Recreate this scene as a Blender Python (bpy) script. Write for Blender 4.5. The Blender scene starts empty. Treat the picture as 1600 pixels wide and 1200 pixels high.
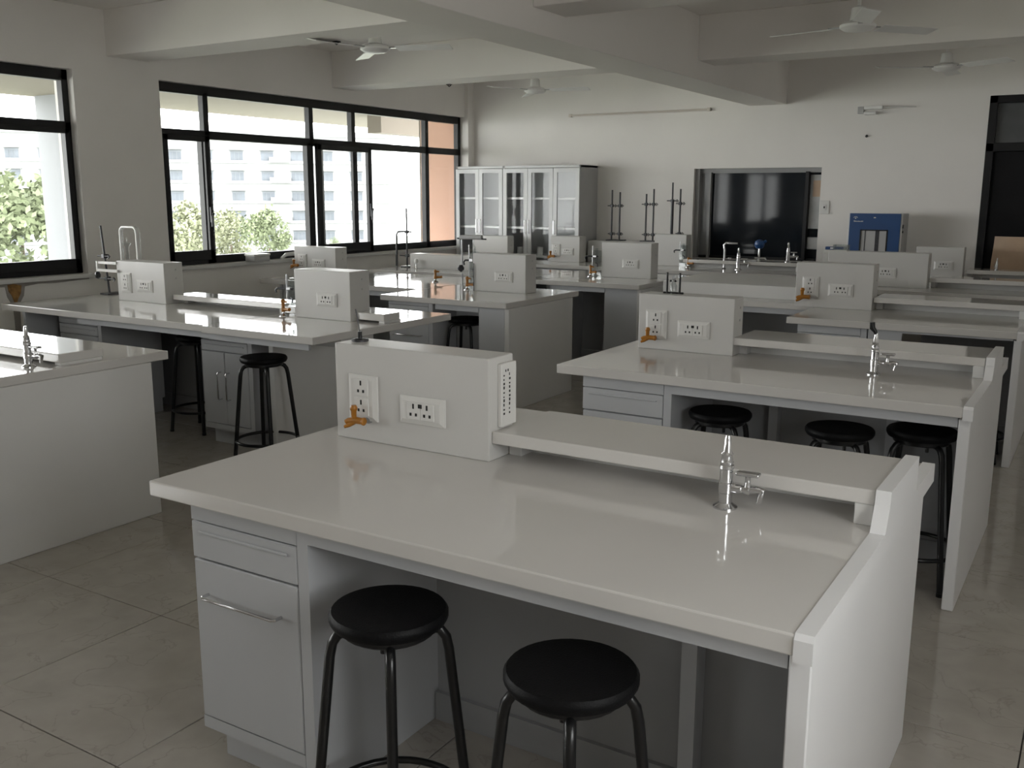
import bpy, bmesh, math, random
from mathutils import Matrix, Vector
random.seed(7)
S = bpy.context.scene
COL = S.collection
PI = math.pi

# ------------------------------------------------------------------ camera, world, lights, exposure
cam_d = bpy.data.cameras.new('camera'); cam = bpy.data.objects.new('camera', cam_d); COL.objects.link(cam)
cam_d.sensor_width = 36.0; cam_d.lens = 1499.34 / 1600 * 36.0; cam_d.clip_end = 600
_r = Vector((0.8493754, 0.5277823, 0.0026909)); _d = Vector((0.1038111, -0.1620630, -0.9813047)); _f = Vector((-0.5174792, 0.8337754, -0.1924419))
cam.matrix_world = Matrix(((_r.x, -_d.x, -_f.x, 0.0), (_r.y, -_d.y, -_f.y, 0.0), (_r.z, -_d.z, -_f.z, 1.55), (0, 0, 0, 1)))
S.camera = cam
W = bpy.data.worlds.new('overcast'); S.world = W; W.use_nodes = True
bg = W.node_tree.nodes['Background']; bg.inputs[0].default_value = (1.0, 0.985, 0.98, 1); bg.inputs[1].default_value = 4.0
S.view_settings.view_transform = 'Standard'; S.view_settings.look = 'None'
S.view_settings.gamma = 1.0; S.view_settings.use_curve_mapping = False
S.view_settings.exposure = 1.62
S.cycles.max_bounces = 16; S.cycles.diffuse_bounces = 10; S.cycles.glossy_bounces = 6; S.cycles.transparent_max_bounces = 16
def portal(loc, rot, sx, sy):
    l = bpy.data.lights.new('window_portal', 'AREA'); l.shape = 'RECTANGLE'; l.size = sx; l.size_y = sy
    l.cycles.is_portal = True
    o = bpy.data.objects.new('window_portal', l); COL.objects.link(o); o.location = loc; o.rotation_euler = rot
portal((-7.163, 8.04, 1.72), (0, -PI/2, 0), 1.7, 4.7)
portal((-7.163, 2.60, 1.72), (0, -PI/2, 0), 1.7, 4.7)
portal((1.165, 0.825, 1.725), (0, PI/2, 0), 1.3, 1.4)
portal((-7.163, -1.9, 1.72), (0, -PI/2, 0), 1.7, 3.1)

# ------------------------------------------------------------------ materials
MATS = {}
def mat(name, col, rough=0.5, metal=0.0, var=0.04, scale=6.0, spec=0.5, bump=0.0, bscale=80.0, emit=None, coat=0.0):
    m = bpy.data.materials.new(name); m.use_nodes = True; nt = m.node_tree; b = nt.nodes['Principled BSDF']
    b.inputs['Roughness'].default_value = rough; b.inputs['Metallic'].default_value = metal
    b.inputs['Specular IOR Level'].default_value = spec
    b.inputs['Coat Weight'].default_value = coat
    geo = nt.nodes.new('ShaderNodeNewGeometry')
    nz = nt.nodes.new('ShaderNodeTexNoise'); nz.inputs['Scale'].default_value = scale; nz.inputs['Detail'].default_value = 5
    nt.links.new(geo.outputs['Position'], nz.inputs['Vector'])
    rp = nt.nodes.new('ShaderNodeValToRGB')
    rp.color_ramp.elements[0].position = 0.3; rp.color_ramp.elements[1].position = 0.7
    rp.color_ramp.elements[0].color = tuple(max(0, c*(1-var)) for c in col) + (1,)
    rp.color_ramp.elements[1].color = tuple(min(1, c*(1+var)) for c in col) + (1,)
    nt.links.new(nz.outputs['Fac'], rp.inputs['Fac']); nt.links.new(rp.outputs['Color'], b.inputs['Base Color'])
    if bump:
        n2 = nt.nodes.new('ShaderNodeTexNoise'); n2.inputs['Scale'].default_value = bscale
        nt.links.new(geo.outputs['Position'], n2.inputs['Vector'])
        bp = nt.nodes.new('ShaderNodeBump'); bp.inputs['Strength'].default_value = bump; bp.inputs['Distance'].default_value = 0.01
        nt.links.new(n2.outputs['Fac'], bp.inputs['Height']); nt.links.new(bp.outputs['Normal'], b.inputs['Normal'])
    MATS[name] = m; return m
mat('wall', (0.80, 0.778, 0.752), 0.9, var=0.03, scale=1.3, spec=0.15, bump=0.06, bscale=60)
mat('ceil', (0.80, 0.775, 0.748), 0.95, var=0.025, scale=1.1, spec=0.1)
mat('top', (0.60, 0.583, 0.562), 0.06, var=0.015, scale=3, spec=0.6)
mat('bench', (0.66, 0.655, 0.645), 0.42, var=0.02, scale=2.5, spec=0.35)
mat('trim', (0.74, 0.74, 0.75), 0.3, var=0.015, scale=3)
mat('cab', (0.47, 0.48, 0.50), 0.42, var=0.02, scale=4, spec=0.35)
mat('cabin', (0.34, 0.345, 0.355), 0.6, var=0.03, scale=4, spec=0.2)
mat('box', (0.56, 0.552, 0.537), 0.35, var=0.015, scale=4, spec=0.4)
mat('plastic', (0.66, 0.652, 0.635), 0.3, var=0.01)
mat('black', (0.006, 0.006, 0.0065), 0.28, var=0.2, scale=20, spec=0.45)
mat('seat', (0.004, 0.004, 0.0045), 0.5, var=0.25, scale=60, spec=0.14, bump=0.15, bscale=300)
mat('hole', (0.008, 0.008, 0.008), 0.8, var=0)
mat('chrome', (0.62, 0.62, 0.63), 0.16, metal=1.0, var=0.05, scale=30)
mat('steel', (0.45, 0.45, 0.46), 0.32, metal=1.0, var=0.08, scale=20)
mat('darksteel', (0.045, 0.045, 0.05), 0.4, metal=0.3, var=0.2, scale=40)
mat('orange', (0.34, 0.135, 0.012), 0.4, var=0.12, scale=30)
mat('frame', (0.008, 0.008, 0.009), 0.4, var=0.15, scale=10, spec=0.35)
mat('grout', (0.09, 0.085, 0.08), 0.9)
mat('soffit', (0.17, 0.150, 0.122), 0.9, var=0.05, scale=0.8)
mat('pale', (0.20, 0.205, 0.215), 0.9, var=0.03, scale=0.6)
mat('terracotta', (0.53, 0.325, 0.24), 0.9, var=0.05, scale=1.5)
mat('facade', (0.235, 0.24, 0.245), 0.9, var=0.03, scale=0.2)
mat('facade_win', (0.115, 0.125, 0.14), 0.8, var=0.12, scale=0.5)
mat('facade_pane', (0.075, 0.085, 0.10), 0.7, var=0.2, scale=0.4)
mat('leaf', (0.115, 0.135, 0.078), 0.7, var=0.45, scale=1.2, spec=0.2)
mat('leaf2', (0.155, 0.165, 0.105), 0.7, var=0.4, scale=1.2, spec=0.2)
mat('bark', (0.10, 0.08, 0.06), 0.95, var=0.3, scale=8)
mat('ground', (0.30, 0.32, 0.26), 1.0, var=0.2, scale=0.1)
mat('blue', (0.008, 0.055, 0.18), 0.35, var=0.05)
mat('lightblue', (0.35, 0.40, 0.45), 0.5, var=0.05)
mat('grey', (0.42, 0.42, 0.42), 0.4, var=0.04)
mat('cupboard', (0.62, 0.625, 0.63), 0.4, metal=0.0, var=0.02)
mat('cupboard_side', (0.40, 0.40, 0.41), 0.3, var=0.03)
mat('darkglass', (0.010, 0.013, 0.017), 0.05, var=0.1, spec=0.2)
mat('doorpanel', (0.006, 0.006, 0.007), 0.5, var=0.2, spec=0.2)
mat('greypane', (0.10, 0.105, 0.11), 0.25, var=0.1)
mat('tan', (0.50, 0.36, 0.25), 0.45, var=0.06, scale=9)
mat('white', (0.80, 0.80, 0.79), 0.35, var=0.01)
mat('reflection_grey', (0.45, 0.46, 0.46), 0.7, var=0.12, scale=9)
mat('pinkblob', (0.55, 0.42, 0.33), 0.6)
mat('print', (0.03, 0.03, 0.03), 0.8, var=0)
mat('print_light', (0.55, 0.56, 0.56), 0.7, var=0)
mat('rust', (0.28, 0.15, 0.05), 0.9, var=0.4, scale=30)
mat('damp', (0.30, 0.28, 0.26), 0.9, var=0.1, scale=4)
mat('hatchgrey', (0.30, 0.30, 0.30), 0.5, var=0.05)
mat('hatchpane', (0.28, 0.285, 0.29), 0.3, var=0.15, scale=3)
mat('tube', (0.60, 0.55, 0.50), 0.4)

def glass_mat(name, tint, refl):
    m = bpy.data.materials.new(name); m.use_nodes = True; nt = m.node_tree
    for n in list(nt.nodes): nt.nodes.remove(n)
    out = nt.nodes.new('ShaderNodeOutputMaterial'); mix = nt.nodes.new('ShaderNodeMixShader')
    tr = nt.nodes.new('ShaderNodeBsdfTransparent'); tr.inputs[0].default_value = tint + (1,)
    gl = nt.nodes.new('ShaderNodeBsdfGlossy'); gl.inputs['Roughness'].default_value = 0.03
    lw = nt.nodes.new('ShaderNodeLayerWeight'); lw.inputs['Blend'].default_value = 0.5
    pw = nt.nodes.new('ShaderNodeMath'); pw.operation = 'POWER'; pw.inputs[1].default_value = 4.0
    fr = nt.nodes.new('ShaderNodeMath'); fr.operation = 'MULTIPLY_ADD'; fr.inputs[1].default_value = 0.7; fr.inputs[2].default_value = refl
    nt.links.new(lw.outputs['Facing'], pw.inputs[0]); nt.links.new(pw.outputs[0], fr.inputs[0])
    nt.links.new(fr.outputs[0], mix.inputs[0]); nt.links.new(tr.outputs[0], mix.inputs[1]); nt.links.new(gl.outputs[0], mix.inputs[2])
    nt.links.new(mix.outputs[0], out.inputs[0]); MATS[name] = m
glass_mat('glass', (0.97, 0.985, 0.98), 0.02)
glass_mat('labglass', (0.86, 0.88, 0.88), 0.06)
glass_mat('cabglass', (0.95, 0.955, 0.955), 0.015)

def tile_mat():
    m = bpy.data.materials.new('tile'); m.use_nodes = True; nt = m.node_tree; b = nt.nodes['Principled BSDF']
    tc = nt.nodes.new('ShaderNodeNewGeometry'); oi = nt.nodes.new('ShaderNodeObjectInfo')
    ad = nt.nodes.new('ShaderNodeVectorMath'); ad.operation = 'MULTIPLY_ADD'
    ad.inputs[1].default_value = (1, 1, 1)
    cb = nt.nodes.new('ShaderNodeCombineXYZ')
    mu = nt.nodes.new('ShaderNodeMath'); mu.operation = 'MULTIPLY'; mu.inputs[1].default_value = 37.0
    nt.links.new(oi.outputs['Random'], mu.inputs[0]); nt.links.new(mu.outputs[0], cb.inputs[2])
    nt.links.new(tc.outputs['Position'], ad.inputs[0]); nt.links.new(cb.outputs[0], ad.inputs[2])
    n1 = nt.nodes.new('ShaderNodeTexNoise'); n1.inputs['Scale'].default_value = 9.0; n1.inputs['Detail'].default_value = 10; n1.inputs['Distortion'].default_value = 0.2
    n2 = nt.nodes.new('ShaderNodeTexNoise'); n2.inputs['Scale'].default_value = 4.5; n2.inputs['Detail'].default_value = 9; n2.inputs['Distortion'].default_value = 0.5
    nt.links.new(ad.outputs[0], n1.inputs['Vector']); nt.links.new(ad.outputs[0], n2.inputs['Vector'])
    r1 = nt.nodes.new('ShaderNodeValToRGB')
    r1.color_ramp.elements[0].position = 0.28; r1.color_ramp.elements[0].color = (0.365, 0.338, 0.305, 1)
    r1.color_ramp.elements[1].position = 0.75; r1.color_ramp.elements[1].color = (0.43, 0.40, 0.365, 1)
    r2 = nt.nodes.new('ShaderNodeValToRGB')
    e = r2.color_ramp.elements; e[0].position = 0.49; e[0].color = (0, 0, 0, 1); e[1].position = 0.5; e[1].color = (0.35, 0.35, 0.35, 1)
    e2 = e.new(0.51); e2.color = (0, 0, 0, 1)
    nt.links.new(n1.outputs['Fac'], r1.inputs['Fac']); nt.links.new(n2.outputs['Fac'], r2.inputs['Fac'])
    mx = nt.nodes.new('ShaderNodeMixRGB'); mx.inputs[2].default_value = (0.22, 0.195, 0.17, 1)
    nt.links.new(r2.outputs['Color'], mx.inputs[0]); nt.links.new(r1.outputs['Color'], mx.inputs[1])
    nt.links.new(mx.outputs[0], b.inputs['Base Color']); b.inputs['Roughness'].default_value = 0.09
    MATS['tile'] = m
tile_mat()

# ------------------------------------------------------------------ mesh helpers
class MB:
    def __init__(s): s.bm = bmesh.new()
    def box(s, x0, x1, y0, y1, z0, z1, bev=0.0, seg=2):
        vs = [s.bm.verts.new(p) for p in ((x0,y0,z0),(x1,y0,z0),(x1,y1,z0),(x0,y1,z0),(x0,y0,z1),(x1,y0,z1),(x1,y1,z1),(x0,y1,z1))]
        fs = [s.bm.faces.new([vs[i] for i in q]) for q in ((3,2,1,0),(4,5,6,7),(0,1,5,4),(1,2,6,5),(2,3,7,6),(3,0,4,7))]
        if bev:
            es = set(e for f in fs for e in f.edges)
            bmesh.ops.bevel(s.bm, geom=list(es), offset=bev, segments=seg, affect='EDGES', profile=0.5)
        return s
    def prism(s, pts, axis, a0, a1, bev=0.0):
        def P(u, v, a):
            return (a, u, v) if axis == 'x' else ((u, a, v) if axis == 'y' else (u, v, a))
        A = [s.bm.verts.new(P(u, v, a0)) for u, v in pts]; B = [s.bm.verts.new(P(u, v, a1)) for u, v in pts]
        n = len(pts); fs = [s.bm.faces.new(A), s.bm.faces.new(B[::-1])]
        for i in range(n): fs.append(s.bm.faces.new((A[i], A[(i+1) % n], B[(i+1) % n], B[i])))
        bmesh.ops.recalc_face_normals(s.bm, faces=fs)
        if bev:
            es = set(e for f in fs for e in f.edges)
            bmesh.ops.bevel(s.bm, geom=list(es), offset=bev, segments=2, affect='EDGES', profile=0.5)
        return s
    def tube(s, pts, r, seg=10, closed=False):
        pts = [Vector(p) for p in pts]; n = len(pts); rings = []
        rr = r if isinstance(r, (list, tuple)) else [r]*n
        up = None
        for i, p in enumerate(pts):
            a = pts[(i-1) % n] if (i > 0 or closed) else p; b = pts[(i+1) % n] if (i < n-1 or closed) else p
            t = (b - a).normalized()
            if up is None:
                up = Vector((0, 0, 1)) if abs(t.z) < 0.9 else Vector((1, 0, 0))
            u = up - t*up.dot(t)
            if u.length < 1e-4: u = t.orthogonal()
            u.normalize(); v = t.cross(u); up = u
            rings.append([s.bm.verts.new(p + (u*math.cos(2*PI*k/seg) + v*math.sin(2*PI*k/seg))*rr[i]) for k in range(seg)])
        m = n if closed else n-1
        for i in range(m):
            A, B = rings[i], rings[(i+1) % n]
            for k in range(seg): s.bm.faces.new((A[k], A[(k+1) % seg], B[(k+1) % seg], B[k]))
        if not closed: s.bm.faces.new(rings[0][::-1]); s.bm.faces.new(rings[-1])
        return s
    def lathe(s, prof, c=(0,0,0), axis='z', seg=20):
        rings = []
        for r, h in prof:
            ring = []
            for k in range(seg):
                a = 2*PI*k/seg; x, y = max(r, 1e-4)*math.cos(a), max(r, 1e-4)*math.sin(a)
                p = (x, y, h) if axis == 'z' else ((x, h, y) if axis == 'y' else (h, x, y))
                ring.append(s.bm.verts.new((p[0]+c[0], p[1]+c[1], p[2]+c[2])))
            rings.append(ring)
        fs = []
        for A, B in zip(rings, rings[1:]):
            for k in range(seg): fs.append(s.bm.faces.new((A[k], A[(k+1) % seg], B[(k+1) % seg], B[k])))
        fs.append(s.bm.faces.new(rings[0][::-1])); fs.append(s.bm.faces.new(rings[-1]))
        bmesh.ops.recalc_face_normals(s.bm, faces=fs)
        return s
    def build(s, name, m, parent=None, smooth=False, label=None):
        if parent is not None:
            o0 = ORG.get(parent, Vector((0, 0, 0)))
            if o0.length: bmesh.ops.translate(s.bm, verts=s.bm.verts, vec=-o0)
        me = bpy.data.meshes.new(name); s.bm.to_mesh(me); s.bm.free()
        me.materials.append(MATS[m])
        if smooth:
            for p in me.polygons: p.use_smooth = True
            try: me.set_sharp_from_angle(angle=math.radians(smooth if smooth is not True else 40))
            except Exception: pass
        o = bpy.data.objects.new(name, me); COL.objects.link(o)
        if parent is not None:
            o.parent = parent; ORG[o] = ORG.get(parent, Vector((0, 0, 0)))
        if label: o['label'] = label
        return o
ORG = {}
def thing(name, label, cat, loc=(0,0,0), group=None):
    o = bpy.data.objects.new(name, None); COL.objects.link(o); o.location = loc; o.empty_display_size = 0.1
    ORG[o] = Vector(loc); tag(o, label, cat, group); return o
def tag(o, label, cat, group=None):
    o['label'] = label; o['category'] = cat
    if group: o['group'] = group
    return o
def struct(o): o['kind'] = 'structure'; return o
def dup(root, loc, rz, label, group=None, rot=None, scale=None):
    r = root.copy(); COL.objects.link(r); r.location = loc; r.rotation_euler = rot or (0, 0, rz); r['label'] = label
    if scale: r.scale = scale
    if group: r['group'] = group
    for ch in list(root.children):
        c = ch.copy(); COL.objects.link(c); c.parent = r
        for g in ch.children:
            d = g.copy(); COL.objects.link(d); d.parent = c
    return r
class Proto:
    """first use places the prototype itself, later uses copy it"""
    def __init__(s, root): s.root = root; s.used = False
    def put(s, loc, rz, label, group=None, scale=None):
        if not s.used:
            s.used = True; s.first = (loc, rz); s.pending = (loc, rz, label, group, scale); return s.root
        return dup(s.root, loc, rz, label, group, scale=scale or (1, 1, 1))
    def finish(s):
        if s.used:
            loc, rz, label, group, scale = s.pending
            s.root.location = loc; s.root.rotation_euler = (0, 0, rz); s.root['label'] = label
            if group: s.root['group'] = group
            if scale: s.root.scale = scale
PROTOS = []
def proto(root): p = Proto(root); PROTOS.append(p); return p

# ------------------------------------------------------------------ room shell
XL, XR, YB, YF, ZC = -7.15, 1.15, -3.6, 10.5, 3.02
T, G = 0.705, 0.002
fl = struct(MB().box(XL-0.25, XR+0.25, YB-0.25, YF+0.25, -0.15, -0.006).build('floor', 'grout'))
x0t, y0t = -2.895, 2.168
tm = None
ix0 = math.floor((XL - x0t)/T); ix1 = math.ceil((XR - x0t)/T)
iy0 = math.floor((0.7 - y0t)/T); iy1 = math.ceil((YF - y0t)/T)
for i in range(ix0, ix1):
    for j in range(iy0, iy1):
        a, b_ = x0t + i*T, y0t + j*T
        xa, xb, ya, yb = max(a, XL)+G, min(a+T, XR)-G, b_+G, min(b_+T, YF)-G
        if xb - xa < 0.02 or yb - ya < 0.02: continue
        full = abs((xb-xa) - (T-2*G)) < 1e-6 and abs((yb-ya) - (T-2*G)) < 1e-6
        if full:
            if tm is None:
                o = MB().box(-T/2+G, T/2-G, -T/2+G, T/2-G, -0.006, 0.0, 0.0012, 1).build('tile', 'tile', fl); tm = o.data
            else:
                o = bpy.data.objects.new('tile', tm); COL.objects.link(o); o.parent = fl
            o.location = (a+T/2, b_+T/2, 0)
        else:
            MB().box(xa, xb, ya, yb, -0.006, 0.0).build('tile', 'tile', fl)
yt = y0t + iy0*T
MB().box(XL, XR, YB, yt-G, -0.006, 0.0).build('floor_field', 'tile', fl)

WZ0, WZ1 = 0.915, 2.525
W2 = (5.72, 10.37); W1 = (0.25, 4.90); W_FILL = (-3.4, -0.4)
m = MB()
m.box(XL-0.25, XL, YB-0.25, YF+0.25, -0.1, WZ0); m.box(XL-0.25, XL, YB-0.25, YF+0.25, WZ1, ZC+0.2)
for a, b_ in ((YB-0.25, W_FILL[0]), (W_FILL[1], W1[0]), (W1[1], W2[0])): m.box(XL-0.25, XL, a, b_, WZ0, WZ1)
m.box(XL-0.145, XL, W2[1], YF+0.25, WZ0, WZ1)
wl = struct(m.build('wall_left', 'wall'))
# damp stains under the left window
MB().prism([(3.55, 0.878), (4.9, 0.878), (4.9, 0.868), (4.6, 0.858), (4.45, 0.862), (4.34, 0.85), (4.325, 0.78), (4.285, 0.72), (4.275, 0.30), (4.235, 0.30), (4.23, 0.70), (4.19, 0.78), (4.18, 0.855), (3.9, 0.866), (3.55, 0.87)], 'x', XL, XL+0.003).build('damp_stain', 'damp', wl)
MB().prism([(4.20, 0.87), (4.25, 0.875), (4.31, 0.86), (4.30, 0.80), (4.275, 0.76), (4.25, 0.70), (4.24, 0.74), (4.225, 0.79), (4.205, 0.82)], 'x', XL+0.003, XL+0.007).build('rust_stain', 'rust', wl)
MB().prism([(3.0, 0.36), (3.6, 0.47), (4.25, 0.43), (4.7, 0.50), (5.3, 0.56), (5.3, 0.0), (3.0, 0.0)], 'x', XL, XL+0.004).build('unpainted_patch', 'grey', wl)
# far wall with viewing hatch and door opening
HX0, HX1, HZ0, HZ1 = -4.105, -2.69, 0.86, 1.855
DX0, DX1, DZ = -1.145, 0.25, 2.50
m = MB(); yb0, yb1 = YF, YF+0.25
m.box(XL-0.25, HX0, yb0, yb1, -0.1, ZC+0.2); m.box(HX0, HX1, yb0, yb1, -0.1, HZ0); m.box(HX0, HX1, yb0, yb1, HZ1, ZC+0.2)
m.box(HX1, DX0, yb0, yb1, -0.1, ZC+0.2); m.box(DX0, DX1, yb0, yb1, DZ, ZC+0.2); m.box(DX1, XR+0.25, yb0, yb1, -0.1, ZC+0.2)
wb = struct(m.build('wall_back', 'wall'))
# right wall with window, front wall behind the camera
RW = (0.15, 1.50, 1.10, 2.35)
m = MB()
m.box(XR, XR+0.25, YB-0.25, YF+0.25, -0.1, RW[2]); m.box(XR, XR+0.25, YB-0.25, YF+0.25, RW[3], ZC+0.2)
m.box(XR, XR+0.25, YB-0.25, RW[0], RW[2], RW[3]); m.box(XR, XR+0.25, RW[1], YF+0.25, RW[2], RW[3])
struct(m.build('wall_right', 'wall'))
struct(MB().box(XL, XR, YB-0.25, YB, -0.1, ZC+0.2).build('wall_front', 'wall'))
ce = struct(MB().box(XL-0.25, XR+0.25, YB-0.25, YF+0.25, ZC, ZC+0.2).build('ceiling', 'ceil'))
MB().box(-3.50, -3.10, YB, YF, 2.51, ZC, 0.006).build('beam', 'ceil', ce)
for ya in (-0.1, 2.55):
    pass
for a, b_ in ((5.22, 5.62), (7.92, 8.30), (2.35, 2.75), (-0.6, -0.2)):
    MB().box(XL, -3.50, a, b_, 2.66, ZC, 0.006).build('beam', 'ceil', ce)
    MB().box(-3.10, XR, a, b_, 2.66, ZC, 0.006).build('beam', 'ceil', ce)
# pilaster behind the near beam on the window wall corner strip
struct(MB().box(XL, XL+0.05, 10.37, 10.5, 0.0, ZC).build('trim_1', 'wall'))
for n, (a, b_) in enumerate((W1, W2, W_FILL)):
    struct(MB().box(XL-0.02, XL+0.035, a-0.03, b_+0.03, WZ0-0.035, WZ0, 0.005).build('trim_%d' % (n+2), 'bench'))

# ------------------------------------------------------------------ windows
def win_frame(root, x, y0, y1, z0, z1, zt, ups, downs, sign=1, fw=0.055, d=0.07):
    """black aluminium frame: outer ring, transom bar, mullions, one pane per opening"""
    def bar(name, *a): MB().box(*a, 0.004, 1).build(name, 'frame', root)
    xa, xb = x - d/2, x + d/2
    bar('frame_top', xa, xb, y0, y1, z1-fw-0.03, z1); bar('frame_bottom', xa, xb, y0, y1, z0, z0+fw+0.02)
    bar('frame_side', xa, xb, y0, y0+fw, z0, z1); bar('frame_side', xa, xb, y1-fw, y1, z0, z1)
    bar('transom_bar', xa, xb, y0, y1, zt-0.035, zt+0.04)
    for u in ups: bar('mullion', xa, xb, u-0.03, u+0.03, zt, z1-fw)
    for u, w in downs: bar('mullion', xa, xb, u-w/2, u+w/2, z0, zt)
    def panes(cuts, a, b_):
        c = [y0] + list(cuts) + [y1]
        for p, q in zip(c, c[1:]): MB().box(x-0.004, x+0.004, p+0.02, q-0.02, a, b_).build('pane', 'glass', root)
    panes(ups, zt+0.03, z1-0.05); panes([u for u, w in downs], z0+0.05, zt-0.03)
XW = XL - 0.105
w2 = thing('window_2', 'wide black framed window left of the cupboard, in five transom panes', 'window', (XW, 8.0, WZ0)); w2['kind'] = 'structure'
win_frame(w2, XW, W2[0], W2[1], WZ0, WZ1, 2.09, (6.28, 7.66, 8.32, 9.66), ((6.26, 0.10), (7.63, 0.09), (9.66, 0.07)))
# sash frames: left opening sash and the sliding sash in the middle
def sash(root, x, y0, y1, z0, z1, fw=0.05, extra=()):
    for a in ((y0, y0+fw, z0, z1), (y1-fw, y1, z0, z1)): MB().box(x-0.022, x+0.022, a[0], a[1], a[2], a[3], 0.003, 1).build('sash_stile', 'frame', root)
    for a in ((z0, z0+fw+0.04), (z1-fw, z1)): MB().box(x-0.022, x+0.022, y0, y1, a[0], a[1], 0.003, 1).build('sash_rail', 'frame', root)
sash(w2, XW+0.045, 5.76, 6.27, WZ0+0.04, 2.08)
sash(w2, XW+0.050, 7.70, 8.57, WZ0+0.02, 2.08, 0.06)
MB().box(XW+0.02, XW+0.06, 8.27, 8.34, WZ0+0.04, 2.06, 0.003, 1).build('sash_stile', 'frame', w2)
MB().box(XW+0.02, XW+0.04, 7.79, 7.815, WZ0+0.08, 2.04).build('sash_stile', 'steel', w2)
for (yy, zz) in ((6.24, 1.38), (8.53, 1.40)):
    MB().tube([(XW+0.075, yy, zz), (XW+0.11, yy, zz), (XW+0.115, yy-0.02, zz-0.03), (XW+0.115, yy-0.025, zz-0.12)], 0.009, 8).build('window_handle', 'darksteel', w2, True)
    MB().box(XW+0.07, XW+0.085, yy-0.012, yy+0.012, zz-0.08, zz+0.06).build('handle_plate', 'darksteel', w2)
w1 = thing('window_1', 'black framed window at the left edge beside the pillar', 'window', (XW, 2.5, WZ0)); w1['kind'] = 'structure'
win_frame(w1, XW, W1[0], W1[1], WZ0, WZ1, 2.085, (1.4, 2.6, 4.26), ((1.4, 0.08), (2.7, 0.08)))
sash(w1, XW+0.045, 2.78, 4.86, WZ0+0.04, 2.07, 0.04)
w5 = thing('fill_window', 'added black framed window behind the camera, brightening the foreground', 'window', (XW, -1.9, WZ0)); w5['kind'] = 'structure'  # unseen window, added so more daylight reaches the foreground
win_frame(w5, XW, W_FILL[0], W_FILL[1], WZ0, WZ1, 2.085, (-2.4, -1.4), ((-1.9, 0.08),))
w3 = thing('window_3', 'black framed window in the right wall beside the camera', 'window', (XR+0.06, 0.8, RW[2])); w3['kind'] = 'structure'
win_frame(w3, XR+0.10, RW[0], RW[1], RW[2], RW[3], 1.95, (0.82,), ((0.82, 0.05),))

# viewing hatch in the far wall
w4 = thing('window_4', 'dark glazed viewing hatch in the far wall behind the benches', 'window', (-3.4, YF+0.1, HZ0)); w4['kind'] = 'structure'
MB().box(HX0, HX1, YF+0.235, YF+0.25, HZ0, HZ1).build('back_sheet', 'doorpanel', w4)
MB().box(HX0, HX1, YF+0.10, YF+0.18, HZ1-0.05, HZ1).build('frame_top', 'hatchgrey', w4)
MB().box(HX0, HX1, YF+0.10, YF+0.18, HZ0, HZ0+0.03).build('frame_bottom', 'frame', w4)
MB().box(HX0, HX0+0.05, YF+0.05, YF+0.18, HZ0, HZ1).build('frame_side', 'hatchgrey', w4)
MB().box(-3.95, -3.925, YF+0.06, YF+0.12, HZ0, HZ1-0.04).build('mullion', 'hatchgrey', w4)
MB().box(HX0+0.05, -3.95, YF+0.13, YF+0.14, HZ0+0.03, HZ1-0.05).build('pane', 'hatchpane', w4)
MB().box(-3.925, -2.87, YF+0.12, YF+0.13, HZ0+0.03, HZ1-0.05).build('pane', 'darkglass', w4)
MB().box(-2.87, -2.835, YF+0.06, YF+0.14, HZ0, HZ1-0.04).build('mullion', 'frame', w4)
MB().box(-2.835, HX1, YF+0.14, YF+0.15, HZ0+0.03, HZ1-0.05).build('pane', 'darkglass', w4)
MB().box(-2.83, HX1-0.005, YF+0.125, YF+0.138, 1.21, 1.78).build('reflection_panel', 'reflection_grey', w4, label='grey panel with a tan block in place of a reflection')  # pale panel put in for the bright reflection in this narrow pane
MB().box(-2.80, -2.72, YF+0.122, YF+0.125, 1.55, 1.72).build('tan_block', 'tan', w4)
MB().box(-2.83, HX1-0.005, YF+0.10, YF+0.136, 0.99, 1.12, 0.01).build('folded_sheet', 'grey', w4)

# door
dr = thing('door_1', 'black framed double door in the far wall at the right edge', 'door', (-0.45, YF+0.1, 0)); dr['kind'] = 'structure'
MB().box(DX0, DX0+0.07, YF-0.01, YF+0.12, 0, DZ, 0.004, 1).build('frame_side', 'frame', dr)
MB().box(DX1-0.07, DX1, YF-0.01, YF+0.12, 0, DZ, 0.004, 1).build('frame_side', 'frame', dr)
MB().box(DX0, DX1, YF-0.01, YF+0.12, DZ-0.07, DZ, 0.004, 1).build('frame_top', 'frame', dr)
MB().box(DX0, DX1, YF-0.01, YF+0.12, 1.98, 2.06, 0.004, 1).build('transom_bar', 'frame', dr)
MB().box(DX0+0.07, DX1-0.07, YF+0.05, YF+0.06, 2.06, DZ-0.07).build('transom_pane', 'greypane', dr)
for a, b_ in ((DX0+0.07, -0.45), (-0.447, DX1-0.07)):
    lf = MB().box(a, b_, YF+0.03, YF+0.075, 0.01, 1.98, 0.003, 1).build('door_leaf', 'doorpanel', dr)
    hx = b_-0.06 if b_ < -0.4 else a+0.06
    MB().tube([(hx, YF+0.03, 0.95), (hx, YF-0.02, 0.95), (hx, YF-0.02, 1.15), (hx, YF+0.03, 1.15)], 0.01, 8).build('handle', 'steel', lf, True)
MB().box(DX0, DX1, YF+0.2, YF+0.25, 0, DZ).build('door_backing', 'doorpanel', dr)

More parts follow.
